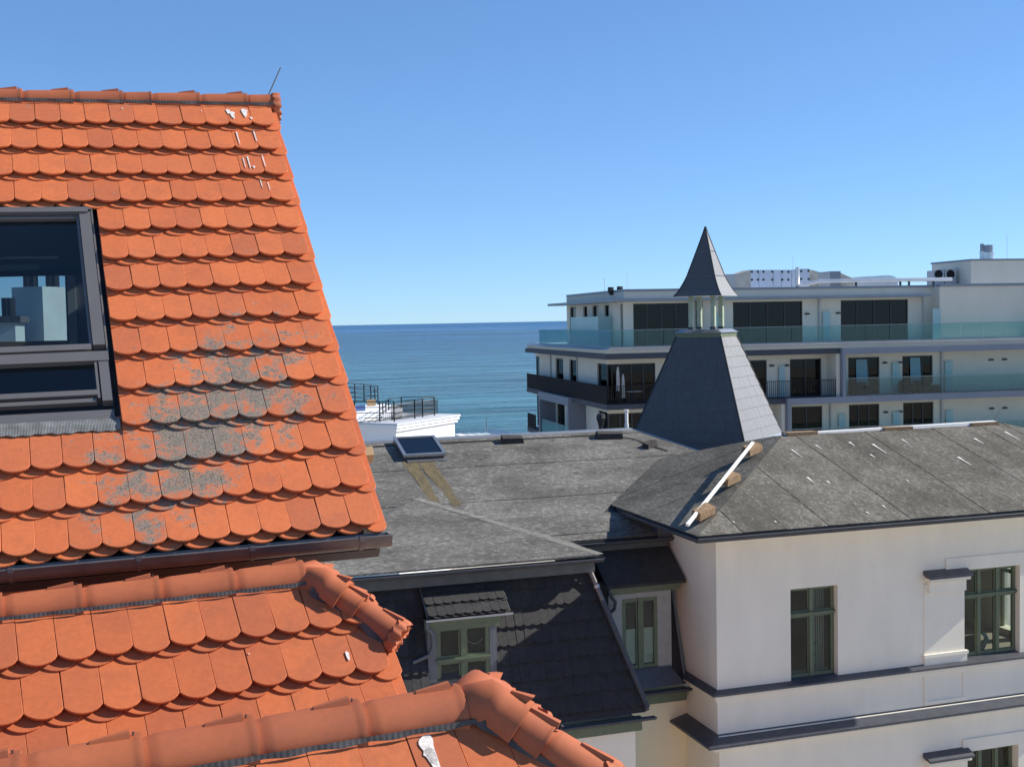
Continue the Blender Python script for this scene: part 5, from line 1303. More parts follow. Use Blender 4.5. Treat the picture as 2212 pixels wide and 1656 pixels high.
aW = 0.95                                    # left balcony depth
# slabs
part('balcony_slab', 'mod_dark', (0, aS - 0.02, 0, BL, zF1b, zF1))
part('balcony_slab', 'mod_grey', (aS, AR, -0.30, bW + 0.3, zF1b - 0.05, zF1 + 0.02))
part('slab_band', 'mod_beige', (0.12, AR, 0.10, BL - 0.1, zF1 + 0.021, zF1 + 0.22))
mb = MB(); o_ = lambda a, b, z: Cm0 + UX * a + UYv * b + Z_ * z
mb.hexa([o_(0.08, 0.06, zF1 + .221), o_(AR, 0.06, zF1 + .221), o_(AR, 0.8, zF1 + .221), o_(0.8, 0.8, zF1 + .221)], [o_(0.08, 0.06, zF1 + .26), o_(AR, 0.06, zF1 + .26), o_(AR, 0.5, zF1 + .42), o_(0.5, 0.5, zF1 + .42)])
mb.hexa([o_(0.08, 0.06, zF1 + .221), o_(0.8, 0.8, zF1 + .221), o_(0.8, BL - .2, zF1 + .221), o_(0.08, BL - .2, zF1 + .221)], [o_(0.08, 0.06, zF1 + .26), o_(0.5, 0.5, zF1 + .42), o_(0.5, BL - .2, zF1 + .42), o_(0.08, BL - .2, zF1 + .26)]); mb.build('terrace_flashing', 'mod_zinc', apt)
part('terrace_floor', 'terrace', (0.5, AR, 0.5, BL - 0.2, zF1 + 0.222, zF1 + 0.40))
part('balcony_slab', 'mod_dark', (0, aS2 - 0.02, 0, BL - 0.3, zF2b, zF2))
part('balcony_slab', 'mod_grey', (aS2, AR, -0.30, bW + 0.3, zF2b - 0.05, zF2 + 0.02))
part('balcony_slab', 'mod_dark', (0, AR, 0, BL - 0.3, zF2b - 3.05, zF2 - 3.05))
w1_ = mf(k5(1700, 400), -0.3)[0] - aS
part('frame_column', 'mod_grey', (aS, aS + w1_, -0.30, bW, zF2 + 0.021, zF1b - 0.051)); part('frame_column', 'mod_grey', (aS2, aS2 + w1_, -0.30, bW, zF2 - 3.05, zF2b - 0.051))
part('party_wall', 'mod_wall', (aS - 0.25, aS - 0.02, 0.05, bW, zF2 + 0.001, zF1b - 0.001)); part('party_wall', 'mod_wall', (aS2 - 0.25, aS2 - 0.02, 0.05, bW, zF2 - 3.05, zF2b - 0.001))
# front walls with openings
def fw(z0, z1, b, a0, a1, holes, m='mod_wall'):
    mb = MB(); xs = sorted({a0, a1, *[h[0] for h in holes], *[h[1] for h in holes]})
    for p, q in zip(xs, xs[1:]):
        mm = (p + q) / 2; zs = [z0]
        for h in sorted([h for h in holes if h[0] < mm < h[1]], key=lambda h: h[2]): zs += [h[2], h[3]]
        zs.append(z1)
        for k in range(0, len(zs), 2):
            if zs[k + 1] - zs[k] > 1e-3: ab(mb, p, q, b, b + 0.25, zs[k], zs[k + 1])
    return weld(mb.build('wall', m, apt))
def fwin(h, b, nm, parent=None, leaf=None):
    a0, a1, z0, z1 = h; mb = MB(); f_ = 0.07
    ab(mb, a0, a0 + f_, b + .1, b + .2, z0, z1); ab(mb, a1 - f_, a1, b + .1, b + .2, z0, z1); ab(mb, a0 + f_, a1 - f_, b + .1, b + .2, z1 - f_, z1); ab(mb, a0 + f_, a1 - f_, b + .1, b + .2, z0, z0 + f_)
    for k in range(1, nm): x = a0 + (a1 - a0) * k / nm; ab(mb, x - .05, x + .05, b + .1, b + .2, z0 + f_, z1 - f_)
    w = mb.build('window', 'mod_frame', apt)
    for k in range(nm):
        mb = MB(); ab(mb, a0 + (a1 - a0) * k / nm + .05, a0 + (a1 - a0) * (k + 1) / nm - .05, b + .14, b + .15, z0 + f_ - .01, z1 - f_ + .01); mb.build('pane', 'pane_dark', w)
    return w
def hole(p0, p1, b, top, bot): return (mf(p0, b)[0], mf(p1, b)[0], bot, top)
bP = 2.3                                     # penthouse wall
zP0 = zF1 + 0.40
aP = 1.9
zPt = mf(src(2850, 1131), bP)[1]
hP = [hole(src(2375, 1200), src(2588, 1200), bP, zPt, zP0), hole(src(2749, 1200), src(3010, 1200), bP, zPt, zP0), hole(src(3153, 1200), src(3406, 1200), bP, zPt, zP0)]
aPr = mf(k4(905, 650), bP)[0]
zC0, zC1 = mf(k3(1500, 575), 1.35)[1], mf(k3(1500, 540), 1.35)[1]
zPar = mf(k3(1500, 415), bP)[1]
fw(zP0, zPar - 0.14, bP, aP, aPr, hP)
part('wall', 'mod_wall', (aPr, AR, bP - 0.9, bP + 0.2, zP0, zPar - 0.14))
for h, n_ in zip(hP, (4, 4, 4)): fwin(h, bP, n_)
# penthouse left side: piers with tall openings
LE = ml(k1(775, 620), aP)[0]
def lw(z0, z1, a, b0, b1, holes):
    mb = MB(); xs = sorted({b0, b1, *[h[0] for h in holes], *[h[1] for h in holes]})
    for p, q in zip(xs, xs[1:]):
        mm = (p + q) / 2; zs = [z0]
        for h in sorted([h for h in holes if h[0] < mm < h[1]], key=lambda h: h[2]): zs += [h[2], h[3]]
        zs.append(z1)
        for k in range(0, len(zs), 2):
            if zs[k + 1] - zs[k] > 1e-3: ab(mb, a, a + 0.25, p, q, zs[k], zs[k + 1])
    return weld(mb.build('wall', 'mod_wall', apt))
def lwin(h, a):
    b0, b1, z0, z1 = h; mb = MB(); f_ = 0.07
    ab(mb, a + .1, a + .2, b0, b0 + f_, z0, z1); ab(mb, a + .1, a + .2, b1 - f_, b1, z0, z1); ab(mb, a + .1, a + .2, b0 + f_, b1 - f_, z1 - f_, z1); ab(mb, a + .1, a + .2, b0 + f_, b1 - f_, z0, z0 + f_)
    w = mb.build('window', 'mod_frame', apt)
    mb = MB(); ab(mb, a + .14, a + .15, b0 + f_ - .01, b1 - f_ + .01, z0 + f_ - .01, z1 - f_ + .01); mb.build('pane', 'pane_dark', w)
lh = lambda x0, x1, a, z0, z1, kk=k1, y=900: (max(ml(kk(x1, y), a)[0], 0.0), ml(kk(x0, y), a)[0], z0, z1)
hl = [lh(1025, 1085, aP, zP0, zPt), lh(1168, 1260, aP, zP0, zPt), lh(1355, 1430, aP, zP0, zPt), lh(815, 912, aP, zP0, zPt), (bP + 0.3, lh(1600, 1650, aP, 0, 1)[1], zP0, zPt)]
lw(zP0, zPar - 0.14, aP, bP + 0.25, LE, hl)
for h in hl: lwin(h, aP)
# corner glazing of the penthouse
# parapet cap, thin canopy
part('parapet_cap', 'mod_cap', (aP - 0.06, aPr, bP - 0.08, bP + 0.32, zPar - 0.14, zPar), (aP - 0.06, aP + 0.32, bP + 0.32, LE + 0.05, zPar - 0.14, zPar))
part('parapet_cap', 'mod_cap', (aPr - 0.02, AR, bP - 1.0, bP - 0.5, zPar - 0.139, zPar + 0.04))
aC1 = mf(k4(905, 700), 1.35)[0]
part('canopy', 'mod_cap', (0.85, aC1, 1.35, bP - 0.001, zC0, zC1), (0.85, aP - 0.001, bP - 0.001, ml(k1(470, 700), 0.85)[0], zC0, zC1))
part('roof', 'terrace', (aP + 0.25, AR, bP + 0.25, LE, zPar - 0.5, zPar - 0.3))
# lower levels
z2t = mf(src(3020, 1345), bW)[1]; z1t = z2t - (zF1 - zF2)
h2 = [hole(src(2279, 1400), src(2458, 1400), bW, z2t, zF2), hole(src(2640, 1400), src(2876, 1400), bW, z2t, zF2), hole(src(2962.5, 1400), src(3081, 1400), bW, z2t, zF2), hole(src(3181, 1400), src(3298, 1400), bW, z2t, zF2), hole(src(3384, 1400), src(3498, 1400), bW, z2t, zF2)]
h1 = [hole(src(2283, 1590), src(2460, 1590), bW, z1t, zF2 - 3.05), hole(src(2640, 1590), src(2878, 1590), bW, z1t, zF2 - 3.05), hole(src(2969, 1590), src(3084, 1590), bW, z1t, zF2 - 3.05), hole(src(3184, 1590), src(3298, 1590), bW, z1t, zF2 - 3.05), hole(src(3387, 1590), src(3501, 1590), bW, z1t, zF2 - 3.05)]
fw(zF2 + 0.001, zF1b - 0.001, bW, aW, AR, h2); fw(zF2 - 3.05 + 0.001, zF2b - 0.001, bW, aW, AR, h1)
fw(GZ, zF2b - 3.051, bW, aW, AR, [])
for hh in (h2, h1):
    for h, n_ in zip(hh, (4, 3, 2, 3, 3)): fwin(h, bW, n_)
g2 = [lh(595, 715, aW, zF2, z2t, k2, 400), lh(808, 930, aW, zF2, z2t, k2, 400), (bW + 0.3, lh(1240, 1300, aW, 0, 0, k2, 400)[1], zF2, z2t - 0.05), lh(275, 350, aW, zF2, z2t, k2, 300)]
g1_ = [lh(610, 735, aW, zF2 - 3.05, z1t, k2, 950), (bW + 0.3, lh(1255, 1300, aW, 0, 0, k2, 1150)[1], zF2 - 3.05, z1t - 0.05), lh(290, 330, aW, zF2 - 3.05, z1t, k2, 950)]
lw(zF2 + 0.001, zF1b - 0.001, aW, bW + 0.25, BL - 0.9, g2); lw(zF2 - 3.05 + 0.001, zF2b - 0.001, aW, bW + 0.25, BL - 0.9, g1_)
for h in g2 + g1_: lwin(h, aW)
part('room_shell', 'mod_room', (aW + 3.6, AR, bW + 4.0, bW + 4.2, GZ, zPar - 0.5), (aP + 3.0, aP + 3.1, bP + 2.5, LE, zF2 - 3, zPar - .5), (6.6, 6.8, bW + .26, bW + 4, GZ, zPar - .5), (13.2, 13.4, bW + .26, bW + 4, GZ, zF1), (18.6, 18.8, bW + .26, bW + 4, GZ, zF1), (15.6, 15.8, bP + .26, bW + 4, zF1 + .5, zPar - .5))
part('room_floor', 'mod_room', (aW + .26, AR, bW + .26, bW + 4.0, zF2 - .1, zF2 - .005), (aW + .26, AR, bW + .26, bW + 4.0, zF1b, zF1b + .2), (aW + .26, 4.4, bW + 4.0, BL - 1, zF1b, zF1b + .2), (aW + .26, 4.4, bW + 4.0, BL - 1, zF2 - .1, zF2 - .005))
part('back_wall', 'mod_wall', (aW, AR, BL - 0.9, BL - 0.7, GZ, zF1b), (aP, AR, LE, LE + 0.2, zF1, zPar - .14), (AR, AR + .25, 0.2, BL - .9, GZ, zPar - .14))
rnc = random.Random(4)
for hh_, b_ in ((hP, bP), (h2, bW), (h1, bW)):
    for h in hh_:
        for sd_ in (0, 1):
            if rnc.random() < 0.65:
                w_ = (h[1] - h[0]) * (0.10 + 0.22 * rnc.random()); a_ = h[0] + 0.1 if sd_ == 0 else h[1] - 0.1 - w_; mb = MB(); n_ = max(3, int(w_ / 0.14))
                for i in range(n_): ab(mb, a_ + w_ * i / n_, a_ + w_ * (i + 0.92) / n_, b_ + 0.35 + 0.05 * (i % 2), b_ + 0.38 + 0.05 * (i % 2), h[2] + 0.05, h[3] - 0.06)
                mb.build('curtain', rnc.choice(('curtain_dim', 'curtain_dim', 'cloth_pale')), apt)
# railings
def glass_rail(a0, a1, b, z0, z1, n_, top=True):
    mb = MB(); ab(mb, a0, a1, b, b + 0.05, z0 - 0.06, z0 + 0.02)
    if top: ab(mb, a0, a1, b - 0.01, b + 0.04, z1, z1 + 0.03)
    r = mb.build('glass_railing', 'mod_zinc', apt)
    for k in range(n_): mb = MB(); ab(mb, lerp(a0, a1, k / n_) + .015, lerp(a0, a1, (k + 1) / n_) - .015, b + .01, b + .025, z0 + .02, z1); mb.build('pane', 'rail_glass', r)
def glass_rail_l(b0, b1, a, z0, z1, n_):
    mb = MB(); ab(mb, a, a + 0.05, b0, b1, z0 - .06, z0 + .02); ab(mb, a, a + .04, b0, b1, z1, z1 + .02); r = mb.build('glass_railing', 'mod_zinc', apt)
    for k in range(n_): mb = MB(); ab(mb, a + .01, a + .025, lerp(b0, b1, k / n_) + .015, lerp(b0, b1, (k + 1) / n_) - .015, z0 + .02, z1); mb.build('pane', 'rail_glass', r)
zr0, zr1 = zF1 + 0.42, zF1 + 1.42
BR = ml(k1(335, 1180), 0.45)[0]
glass_rail(0.45, AR, 0.45, zr0, zr1, 20); glass_rail_l(0.5, BR, 0.45, zr0, zr1, 9)
mb = MB(); ab(mb, 0.5, 4.0, BR, BR + .03, zr0, zr1); mb.build('rear_railing_glass', 'rail_glass', apt)
zq0, zq1 = zF2 + 0.02, mf(k6(1700, 495), -0.2)[1]
glass_rail(aS + w1_ + .02, AR, -0.22, zq0, zq1, 14); glass_rail(aS2 + w1_ + .02, AR, -0.22, zq0 - 3.05, zq1 - 3.05, 18)
def bar_rail(a0, a1, b, z0, z1, step=0.13):
    mb = MB(); ab(mb, a0, a1, b, b + .04, z1 - .04, z1); ab(mb, a0, a1, b, b + .04, z0 + .08, z0 + .11); k = int((a1 - a0) / step)
    for i in range(k + 1): x = a0 + (a1 - a0) * i / k; ab(mb, x - .014, x + .014, b + .01, b + .03, z0, z1 - .04)
    mb.build('bar_railing', 'mod_para', apt)
zbr = mf(k5(1450, 490), 0.1)[1]
bar_rail(0.06, aS - 0.3, 0.06, zF2, zbr); bar_rail(0.06, aS2 - 0.3, 0.06, zF2 - 3.05, zbr - 3.05)
part('solid_parapet', 'mod_para', (0.02, 0.06, 0.06, BL - 0.35, zF2 + 0.02, zbr)); part('solid_parapet', 'mod_para', (0.02, 0.06, BL - 3.0, BL - 0.35, zF2 - 3.03, zbr - 3.05))
# grey portal on the left side below
pb0, pb1 = ml(k2(775, 1000), -0.25)[0], ml(k2(350, 1000), -0.25)[0]
part('side_portal', 'mod_grey', (-0.27, aW, pb0 - .35, pb0, GZ, zF2b + .3), (-0.27, aW, pb1, pb1 + .3, GZ, zF2b + .3), (-0.27, aW, pb0, pb1, zF2b - .25, zF2b + .3))
glass_rail_l(pb0 + .02, pb1 - .02, -0.2, zF2 - 3.03, zF2 - 2.0, 2)
part('divider', 'frost', (-.15, aW - .02, pb0 + .55, pb0 + .58, zF2 - 3.0, zF2 - 1.1))
# frosted dividers between the balconies
for x0, x1, yt, lev in ((3086, 3112.6, 1168, 'P'), (2684, 2700, 1177, 'P'), (3497, 3527, 1157, 'P'), (2921, 2943, 1371, 2), (3346, 3371, 1358, 2), (3544, 3572, 1353, 2), (3145, 3169, 1552, 1), (3347.5, 3373.6, 1543, 1), (3547, 3573, 1537, 1)):
    b_ = {'P': bP - 0.1, 2: bW - 0.1, 1: bW - 0.1}[lev]
    if lev == 'P' and x0 > 3400: b_ = bP - 1.0
    a0, zt_ = mf(src(x0, yt), b_); a1 = mf(src(x1, yt), b_)[0]; z0 = {'P': zP0, 2: zF2, 1: zF2 - 3.05}[lev]
    part('divider', 'frost', (a0, a1, b_ - .03, b_, z0, zt_))
part('divider', 'frost', (0.9, aP, ml(k1(1250, 960), 0.9)[0], ml(k1(830, 960), 0.9)[0], zP0, ml(k1(1000, 862), 0.9)[1]))
# downpipes and wall lamps
for p0, p1, b_, z0, z1 in ((3068, 3075, bP, zP0, zC0), (3457, 3462, bP, zP0, zC0), (3108, 3114, bW, zF2, zF1b), (3108, 3114, bW, zF2 - 3.05, zF2b), (3525, 3533, bW, zF2, zF1b), (3525, 3533, bW, zF2 - 3.05, zF2b)):
    a0, a1 = mf(src(p0, 1300), b_)[0], mf(src(p1, 1300), b_)[0]; mb = MB(); c = Cm0 + UX * ((a0 + a1) / 2) + UYv * (b_ - .07); mb.tube([c + Z_ * z0, c + Z_ * (z1 - .02)], (a1 - a0) / 2, 8); mb.build('downpipe', 'duct_grey', apt)
for xb in (528, 938):
    bb_ = ml(k2(xb, 300), aW)[0]; mb = MB(); c = Cm0 + UX * (aW - .06) + UYv * bb_; mb.tube([c + Z_ * zF2, c + Z_ * (zF1b - .02)], .05, 8); mb.build('downpipe', 'duct_grey', apt)
for x0, x1, y, b_ in ((3018, 3033, 1177, bP), (3135, 3149, 1174, bP), (2608.7, 2623, 1187, bP), (2886, 2900, 1371, bW), (2944, 2957.6, 1370, bW), (2890, 2904, 1558, bW), (3310, 3324, 1360, bW), (3366, 3380, 1358.6, bW), (3708, 3723, 1348.7, bW), (3758, 3773, 1347, bW), (3313, 3327, 1545, bW), (3368.7, 3382, 1543, bW), (3710.6, 3725, 1531, bW), (3760, 3774, 1529, bW)):
    a0, z = mf(src(x0, y), b_); a1 = mf(src(x1, y), b_)[0]; part('wall_lamp', 'lamp_black', (a0, a1, b_ - .12, b_ - .001, z - .055, z + .055))
# a pale ajar leaf in two windows, the reflected sky painted as its colour
for x0, x1, y0, y1 in ((3212, 3253, 1348, 1457), (3415, 3452, 1341, 1440)):
    a0, z1 = mf(src(x0, y0), bW + .05); a1, z0 = mf(src(x1, y1), bW + .05); mb = MB()
    q = [o_(a0, bW + .05, z0), o_(a1 + .05, bW + .05, z0), o_(a1, bW + .09, z1), o_(a0 - .02, bW + .09, z1)]; mb.prism(q, UYv * .012); mb.build('tilted_leaf', frosted('painted_sky_' + str(x0), (0.13, 0.27, 0.33), 1.0), apt)

# ---- things on the balconies
def chair(a, b, z, lab, grp=None, wd=0.72):
    t = thing('lounge_chair', lab, 'chair', Cm0 + UX * a + UYv * b + Z_ * z, grp)
    for n_, q in (('seat', (a, a + wd, b, b + .7, z + .1, z + .42)), ('backrest', (a, a + wd, b + .55, b + .7, z + .421, z + .82)), ('armrest', (a, a + .13, b, b + .55, z + .421, z + .62)), ('armrest', (a + wd - .13, a + wd, b, b + .55, z + .421, z + .62))):
        mb = MB(); ab(mb, *q); mb.build(n_, 'wicker', t)
    mb = MB()
    for p in (0.03, wd - .08):
        for r in (.03, .6): ab(mb, a + p, a + p + .05, b + r, b + r + .05, z, z + .1)
    mb.build('legs', 'wicker', t)
aa = mf(k6(645, 720), 0.5)[0]; bb2 = mf(k6(835, 720), 0.5)[0]; cc2 = mf(k6(990, 720), 0.5)[0]; dd2 = mf(k6(60, 730), 0.5)[0]
chair(aa, 0.3, zF2 + .002, 'dark wicker lounge chair behind the glass by the downpipe, farther from its table', wd=0.75)
chair(bb2, 0.3, zF2 + .002, 'dark wicker lounge chair beside the small wicker table', wd=0.8)
chair(dd2 - .05, 0.3, zF2 + .002, 'dark wicker lounge chair next to the grey frame column', wd=0.85)
tb = thing('side_table', 'small dark wicker table with a pale top on the balcony', 'table', Cm0 + UX * cc2 + UYv * .4 + Z_ * zF2)
mb = MB(); ab(mb, cc2, cc2 + .62, .3, .85, zF2 + .002, zF2 + .52); mb.build('base', 'wicker', tb); mb = MB(); ab(mb, cc2 - .02, cc2 + .64, .28, .87, zF2 + .521, zF2 + .55); mb.build('top', 'cloth_pale', tb)
for x0, yt, lab in ((1560, 300, 'folded parasol behind the bar railing, the taller and paler of two'), (1640, 410, 'folded parasol behind the bar railing, the shorter of two')):
    a, zt_ = mf(k2(x0, yt), 0.6); t = thing('parasol', lab, 'parasol', Cm0 + UX * a + UYv * .6 + Z_ * zF2); c = Cm0 + UX * a + UYv * .6
    mb = MB(); mb.tube([c + Z_ * zF2, c + Z_ * zt_], .025, 6); mb.build('pole', 'wicker', t)
    mb = MB(); mb.tube([c + Z_ * (zt_ - 1.5), c + Z_ * (zt_ - 1.0), c + Z_ * (zt_ - .35), c + Z_ * (zt_ - .05)], [.13, .11, .09, .04], 8); mb.build('canopy', 'cloth_pale', t)
    mb = MB(); mb.tube([c + Z_ * (zF2 + .001), c + Z_ * (zF2 + .06)], .25, 10); mb.build('base', 'wicker', t)
aT = mf(k2(1830, 800), 0.5)[0]; t = thing('balcony_table', 'small table behind the black bar railing', 'table', Cm0 + UX * aT + UYv * .6 + Z_ * zF2)
mb = MB(); ab(mb, aT - .5, aT + .4, .35, 1.0, zF2 + .70, zF2 + .74); mb.build('top', 'cloth_pale', t); mb = MB(); ab(mb, aT - .08, aT, .62, .7, zF2 + .002, zF2 + .7); mb.build('leg', 'wicker', t)
# ---- roof plant
zR = zPar - 0.3
def rbox(name, m, p0, p1, b, d, parent=None, zb=None):
    a0, z1 = mf(p0, b); a1, z0 = mf(p1, b); mb = MB(); ab(mb, a0, a1, b, b + d, zR if zb is None else zb, z1); return mb.build(name, m, parent)
b0 = 5.0
tag(rbox('air_duct', 'duct_grey', k3(290, 247), k3(578, 430), b0 + .2, 1.2), 'flat grey air duct on the roof behind the turret cap', 'duct')
def taper(p0, p1, za, zb_, m, b=b0, d=1.5):
    a0 = mf(p0, b)[0]; a1 = mf(p1, b)[0]; z0 = mf(za, b)[1]; z1 = mf(zb_, b)[1]; mb = MB()
    mb.hexa([o_(a0, b + .2, zR), o_(a1, b, zR), o_(a1, b + d, zR), o_(a0, b + d - .2, zR)], [o_(a0, b + .2, z0), o_(a1, b, z1), o_(a1, b + d, z1), o_(a0, b + d - .2, z0)]); return mb
tag(taper(k3(579, 250), k3(772, 200), k3(580, 250), k3(770, 190), 'wrap').build('duct_transition', 'wrap', None), 'creased tapering duct piece left of the panelled roof unit', 'duct')
vu = thing('ventilation_unit', 'white panelled ventilation unit with rows of black latches on the roof', 'ventilation unit', o_(mf(k3(1000, 300), b0)[0], b0, zR))
for x0, x1 in ((773, 884), (888, 1078), (1082, 1185), (1189, 1325), (1329, 1385)): rbox('panel', 'hvac', k3(x0, 187), k3(x1, 420), b0, 1.5, vu)
for x in (790, 870, 946, 1066, 1200, 1282):
    for y in (213, 320):
        a, z = mf(k3(x, y), b0); mb = MB(); c = o_(a, b0 - .03, z); mb.tube([c, c + UYv * .028], .075, 8); mb.build('latch', 'lamp_black', vu)
v2 = thing('ventilation_unit', 'single white ventilation box right of the vertical silver pipe', 'ventilation unit', o_(mf(k3(1500, 300), b0)[0], b0, zR))
rbox('panel', 'hvac', k3(1432, 172), k3(1568, 400), b0, 1.5, v2)
for x, y in ((1455, 205), (1555, 200), (1455, 310), (1555, 310)):
    a, z = mf(k3(x, y), b0); mb = MB(); c = o_(a, b0 - .03, z); mb.tube([c, c + UYv * .028], .075, 8); mb.build('latch', 'lamp_black', v2)
tag(taper(k3(1570, 180), k3(1690, 215), k3(1570, 175), k3(1690, 212), 'wrap').build('duct_transition', 'wrap', None), 'creased tapering duct piece right of the single white ventilation box', 'duct')
tag(rbox('air_duct', 'duct_grey', k3(1692, 216), k3(1850, 400), b0, 1.3), 'stained grey duct box next to the duct with a curb', 'duct')
tag(rbox('air_duct', 'mod_cap', k3(1852, 206), k3(1990, 400), b0, 1.3), 'blue grey duct box with a small curb on top', 'duct')
tag(taper(k3(1992, 220), k3(2150, 285), k3(1992, 220), k3(2150, 300), 'wrap').build('duct_transition', 'wrap', None), 'low tapering duct piece behind the long silver pipe', 'duct')
a0, z0 = mf(k4(0, 490), b0 + .3); a1, z1 = mf(k4(500, 500), b0 + .3); am, zm_ = mf(k4(390, 465), b0 + .3)
mb = MB(); mb.prism([o_(a0, b0 + .3, zR), o_(a1 + .3, b0 + .3, zR), o_(a1 + .1, b0 + .3, (zR + z1) / 2), o_(a1, b0 + .3, z1), o_(lerp(am, a1, .6), b0 + .3, lerp(zm_, z1, .25)), o_(am, b0 + .3, zm_), o_(a0, b0 + .3, z0)], UYv * 1.2); tag(mb.build('air_duct', 'silver', None), 'long rounded silver duct behind the horizontal pipe', 'duct')
sp = thing('silver_pipe', 'long horizontal silver pipe on supports along the roof edge', 'pipe', o_(mf(k4(300, 520), 4.0)[0], 4.0, zR))
q = [mf(k3(1405, 150), 4.0), mf(k3(1405, 385), 4.0), mf(k3(1470, 388), 4.0), mf(k3(1710, 338), 4.0), mf(k4(1130, 512), 4.0)]
mb = MB(); mb.tube([o_(a, 4.0, z) for a, z in q], .13, 10); autosmooth(mb.build('pipe', 'silver', sp), 60)
for x in (30, 540, 640, 920):
    a, z = mf(k4(x, 540), 4.0); mb = MB(); ab(mb, a - .06, a + .06, 3.95, 4.05, zR, z + .05); mb.build('support', 'dark_grey', sp)
for x0, x1, yt, lab in ((920, 1045, 412, 'dark air conditioner on the roof, nearer the long silver pipe'), (1055, 1185, 396, 'dark air conditioner on the roof, nearer the stair tower')):
    t = thing('air_conditioner', lab, 'air conditioner', o_(mf(k4(x0, 480), 5.5)[0], 5.5, zR)); rbox('casing', 'duct_grey', k4(x0, yt), k4(x1, 500), 5.5, .8, t)
    a, z = mf(k4((x0 + x1) / 2, 455), 5.47); mb = MB(); c = o_(a, 5.46, z); mb.tube([c, c + UYv * .03], .30, 14); mb.build('fan_grille', 'mod_para', t)
st = thing('stair_tower', 'grey rendered stair tower with two steel flues on the roof', 'tower', o_(mf(k4(1500, 500), 4.2)[0], 4.2, zR))
a0, z1 = mf(k4(1355, 300), 4.2); mb = MB(); ab(mb, a0, AR + 4, 4.2, 9, zR, z1); mb.build('wall', 'mod_wall', st); mb = MB(); ab(mb, a0 - .06, AR + 4, 4.14, 9.06, z1 - .001, z1 + .12); mb.build('parapet_cap', 'mod_cap', st)
for x0, x1, yt, r_ in ((1468, 1495, 105, .16), (1510, 1578, 120, .42)):
    a, zt_ = mf(k4((x0 + x1) / 2, yt), 5.5); c = o_(a, 5.5, 0); mb = MB(); mb.tube([c + Z_ * z1, c + Z_ * (zt_ - .55)], r_, 12); mb.tube([c + Z_ * (zt_ - .62), c + Z_ * (zt_ - .52)], r_ * 1.12, 12); fl = mb.build('flue', 'silver', st); mb = MB(); mb.tube([c + Z_ * (zt_ - .52), c + Z_ * zt_], r_ * .85, 12); mb.build('flue_cap', 'mod_zinc', fl)
for px_, b_, m_, lab in ((k1(1450, 400), 4.5, 'lamp_black', 'black cowl on the flat roof, closer to the building corner'), (k1(1592, 388), 4.2, 'lamp_black', 'black cowl on the flat roof, closer to the turret'), (k3(455, 375), 4.2, 'lamp_black', 'black bent vent right beside the turret cap')):
    a, z = mf(px_, b_); c = o_(a, b_, 0); mb = MB(); mb.tube([c + Z_ * zR, c + Z_ * (z - .35), c + Z_ * (z - .3), c + Z_ * z], [.13, .13, .2, .19], 10); tag(mb.build('roof_vent', m_, None), lab, 'vent')
for p0, p1 in ((k1(1352, 250), k1(1356, 480)), (k1(1705, 185), k1(1705, 450)), (k3(1345, 0), k3(1340, 190)), (k4(1768, 0), k4(1770, 255))):
    a, z1_ = mf(p0, 5.2); a2, z0_ = mf(p1, 5.2); mb = MB(); mb.tube([o_(a2, 5.2, z0_ - .5), o_(a, 5.2, z1_)], .012, 5); mb.build('lightning_rod', 'duct_grey', apt)

# ------------------------------------------------------------------ white terrace building near the shore
k7 = crop(1280, 1440, .226)
ZW = ray(865, 905) * 61.0
hot = thing('terrace_building', 'white flat-roofed building with black roof railings near the shore', 'building', (ZW.x, ZW.y + 8, GZ))
zW1 = fZ(k7(925, 655), 0) if False else None
Wc = ray(*k7(925, 655)) * 61.0                # nearest top corner
zw = Wc.z
Wr = fZ(k7(1980, 498), zw); Wl = fZ(k7(225, 632), zw)
e1 = (Wr - Wc); e2 = (Wl - Wc); L1, L2 = e1.length, e2.length; e1.normalize(); e2 = Vector((e2.x, e2.y, 0)).normalized()
e2 = (Z_.cross(e1)); e2 = e2 if e2.dot(Wl - Wc) > 0 else -e2
L2 = (Wl - Wc).length + 6
def wb(mb, a0, a1, b0, b1, z0, z1): return mb.obox(Vector((Wc.x, Wc.y, 0)), (e1, e2, Z_), a0, a1, b0, b1, z0, z1)
zr_ = zw
mb = MB(); wb(mb, 0.25, L1 - .25, 0.25, L2, GZ, zw - .42); mb.build('wall', 'white', hot)
mb = MB(); wb(mb, 0.12, L1 - .12, 0.12, L2, zw - .42, zw - .26); wb(mb, 0.05, L1 - .05, .05, L2, zw - .26, zw - .10); mb.build('cornice', 'white', hot)
mb = MB(); wb(mb, 0, L1, 0, L2 + .05, zw - .10, zw); mb.build('roof_edge', 'terrace', hot)
mb = MB(); wb(mb, 2.0, L1 - 3, 3.0, L2, zw, zw + .10); mb.build('terrace_deck', 'terrace', hot)
def wrail(pts, h=1.05, n_=6):
    mb = MB()
    top = [p + Z_ * h for p in pts]; 
    for a, b in zip(pts, pts[1:]):
        for t in (1.0, .72, .45, .2): mb.tube([a + Z_ * h * t, b + Z_ * h * t], .022, 5)
    o = mb.build('railing', 'black', hot)
    for a, b in zip(pts, pts[1:]):
        k = max(1, round((b - a).length / 1.5))
        for i in range(k + 1):
            c = lerp(a, b, i / k); mb = MB(); mb.tube([c, c + Z_ * h * .85, c + Z_ * h], .035, 6); mb.build('post', 'black', o)
W = lambda x, y, h=0.0: fZ(k7(x, y), zw + h)
wrail([W(150, 628), W(225, 628), W(640, 626), W(880, 624)]); wrail([W(880, 624), W(1220, 572), W(1350, 548), W(1545, 520)], 1.0)
wrail([W(640, 626, .02), W(790, 520, .02), W(1000, 480, .02), W(1545, 470, .02)], 0.9)
mb = MB()
q0, q1 = W(830, 600), W(1600, 490)
k = 46
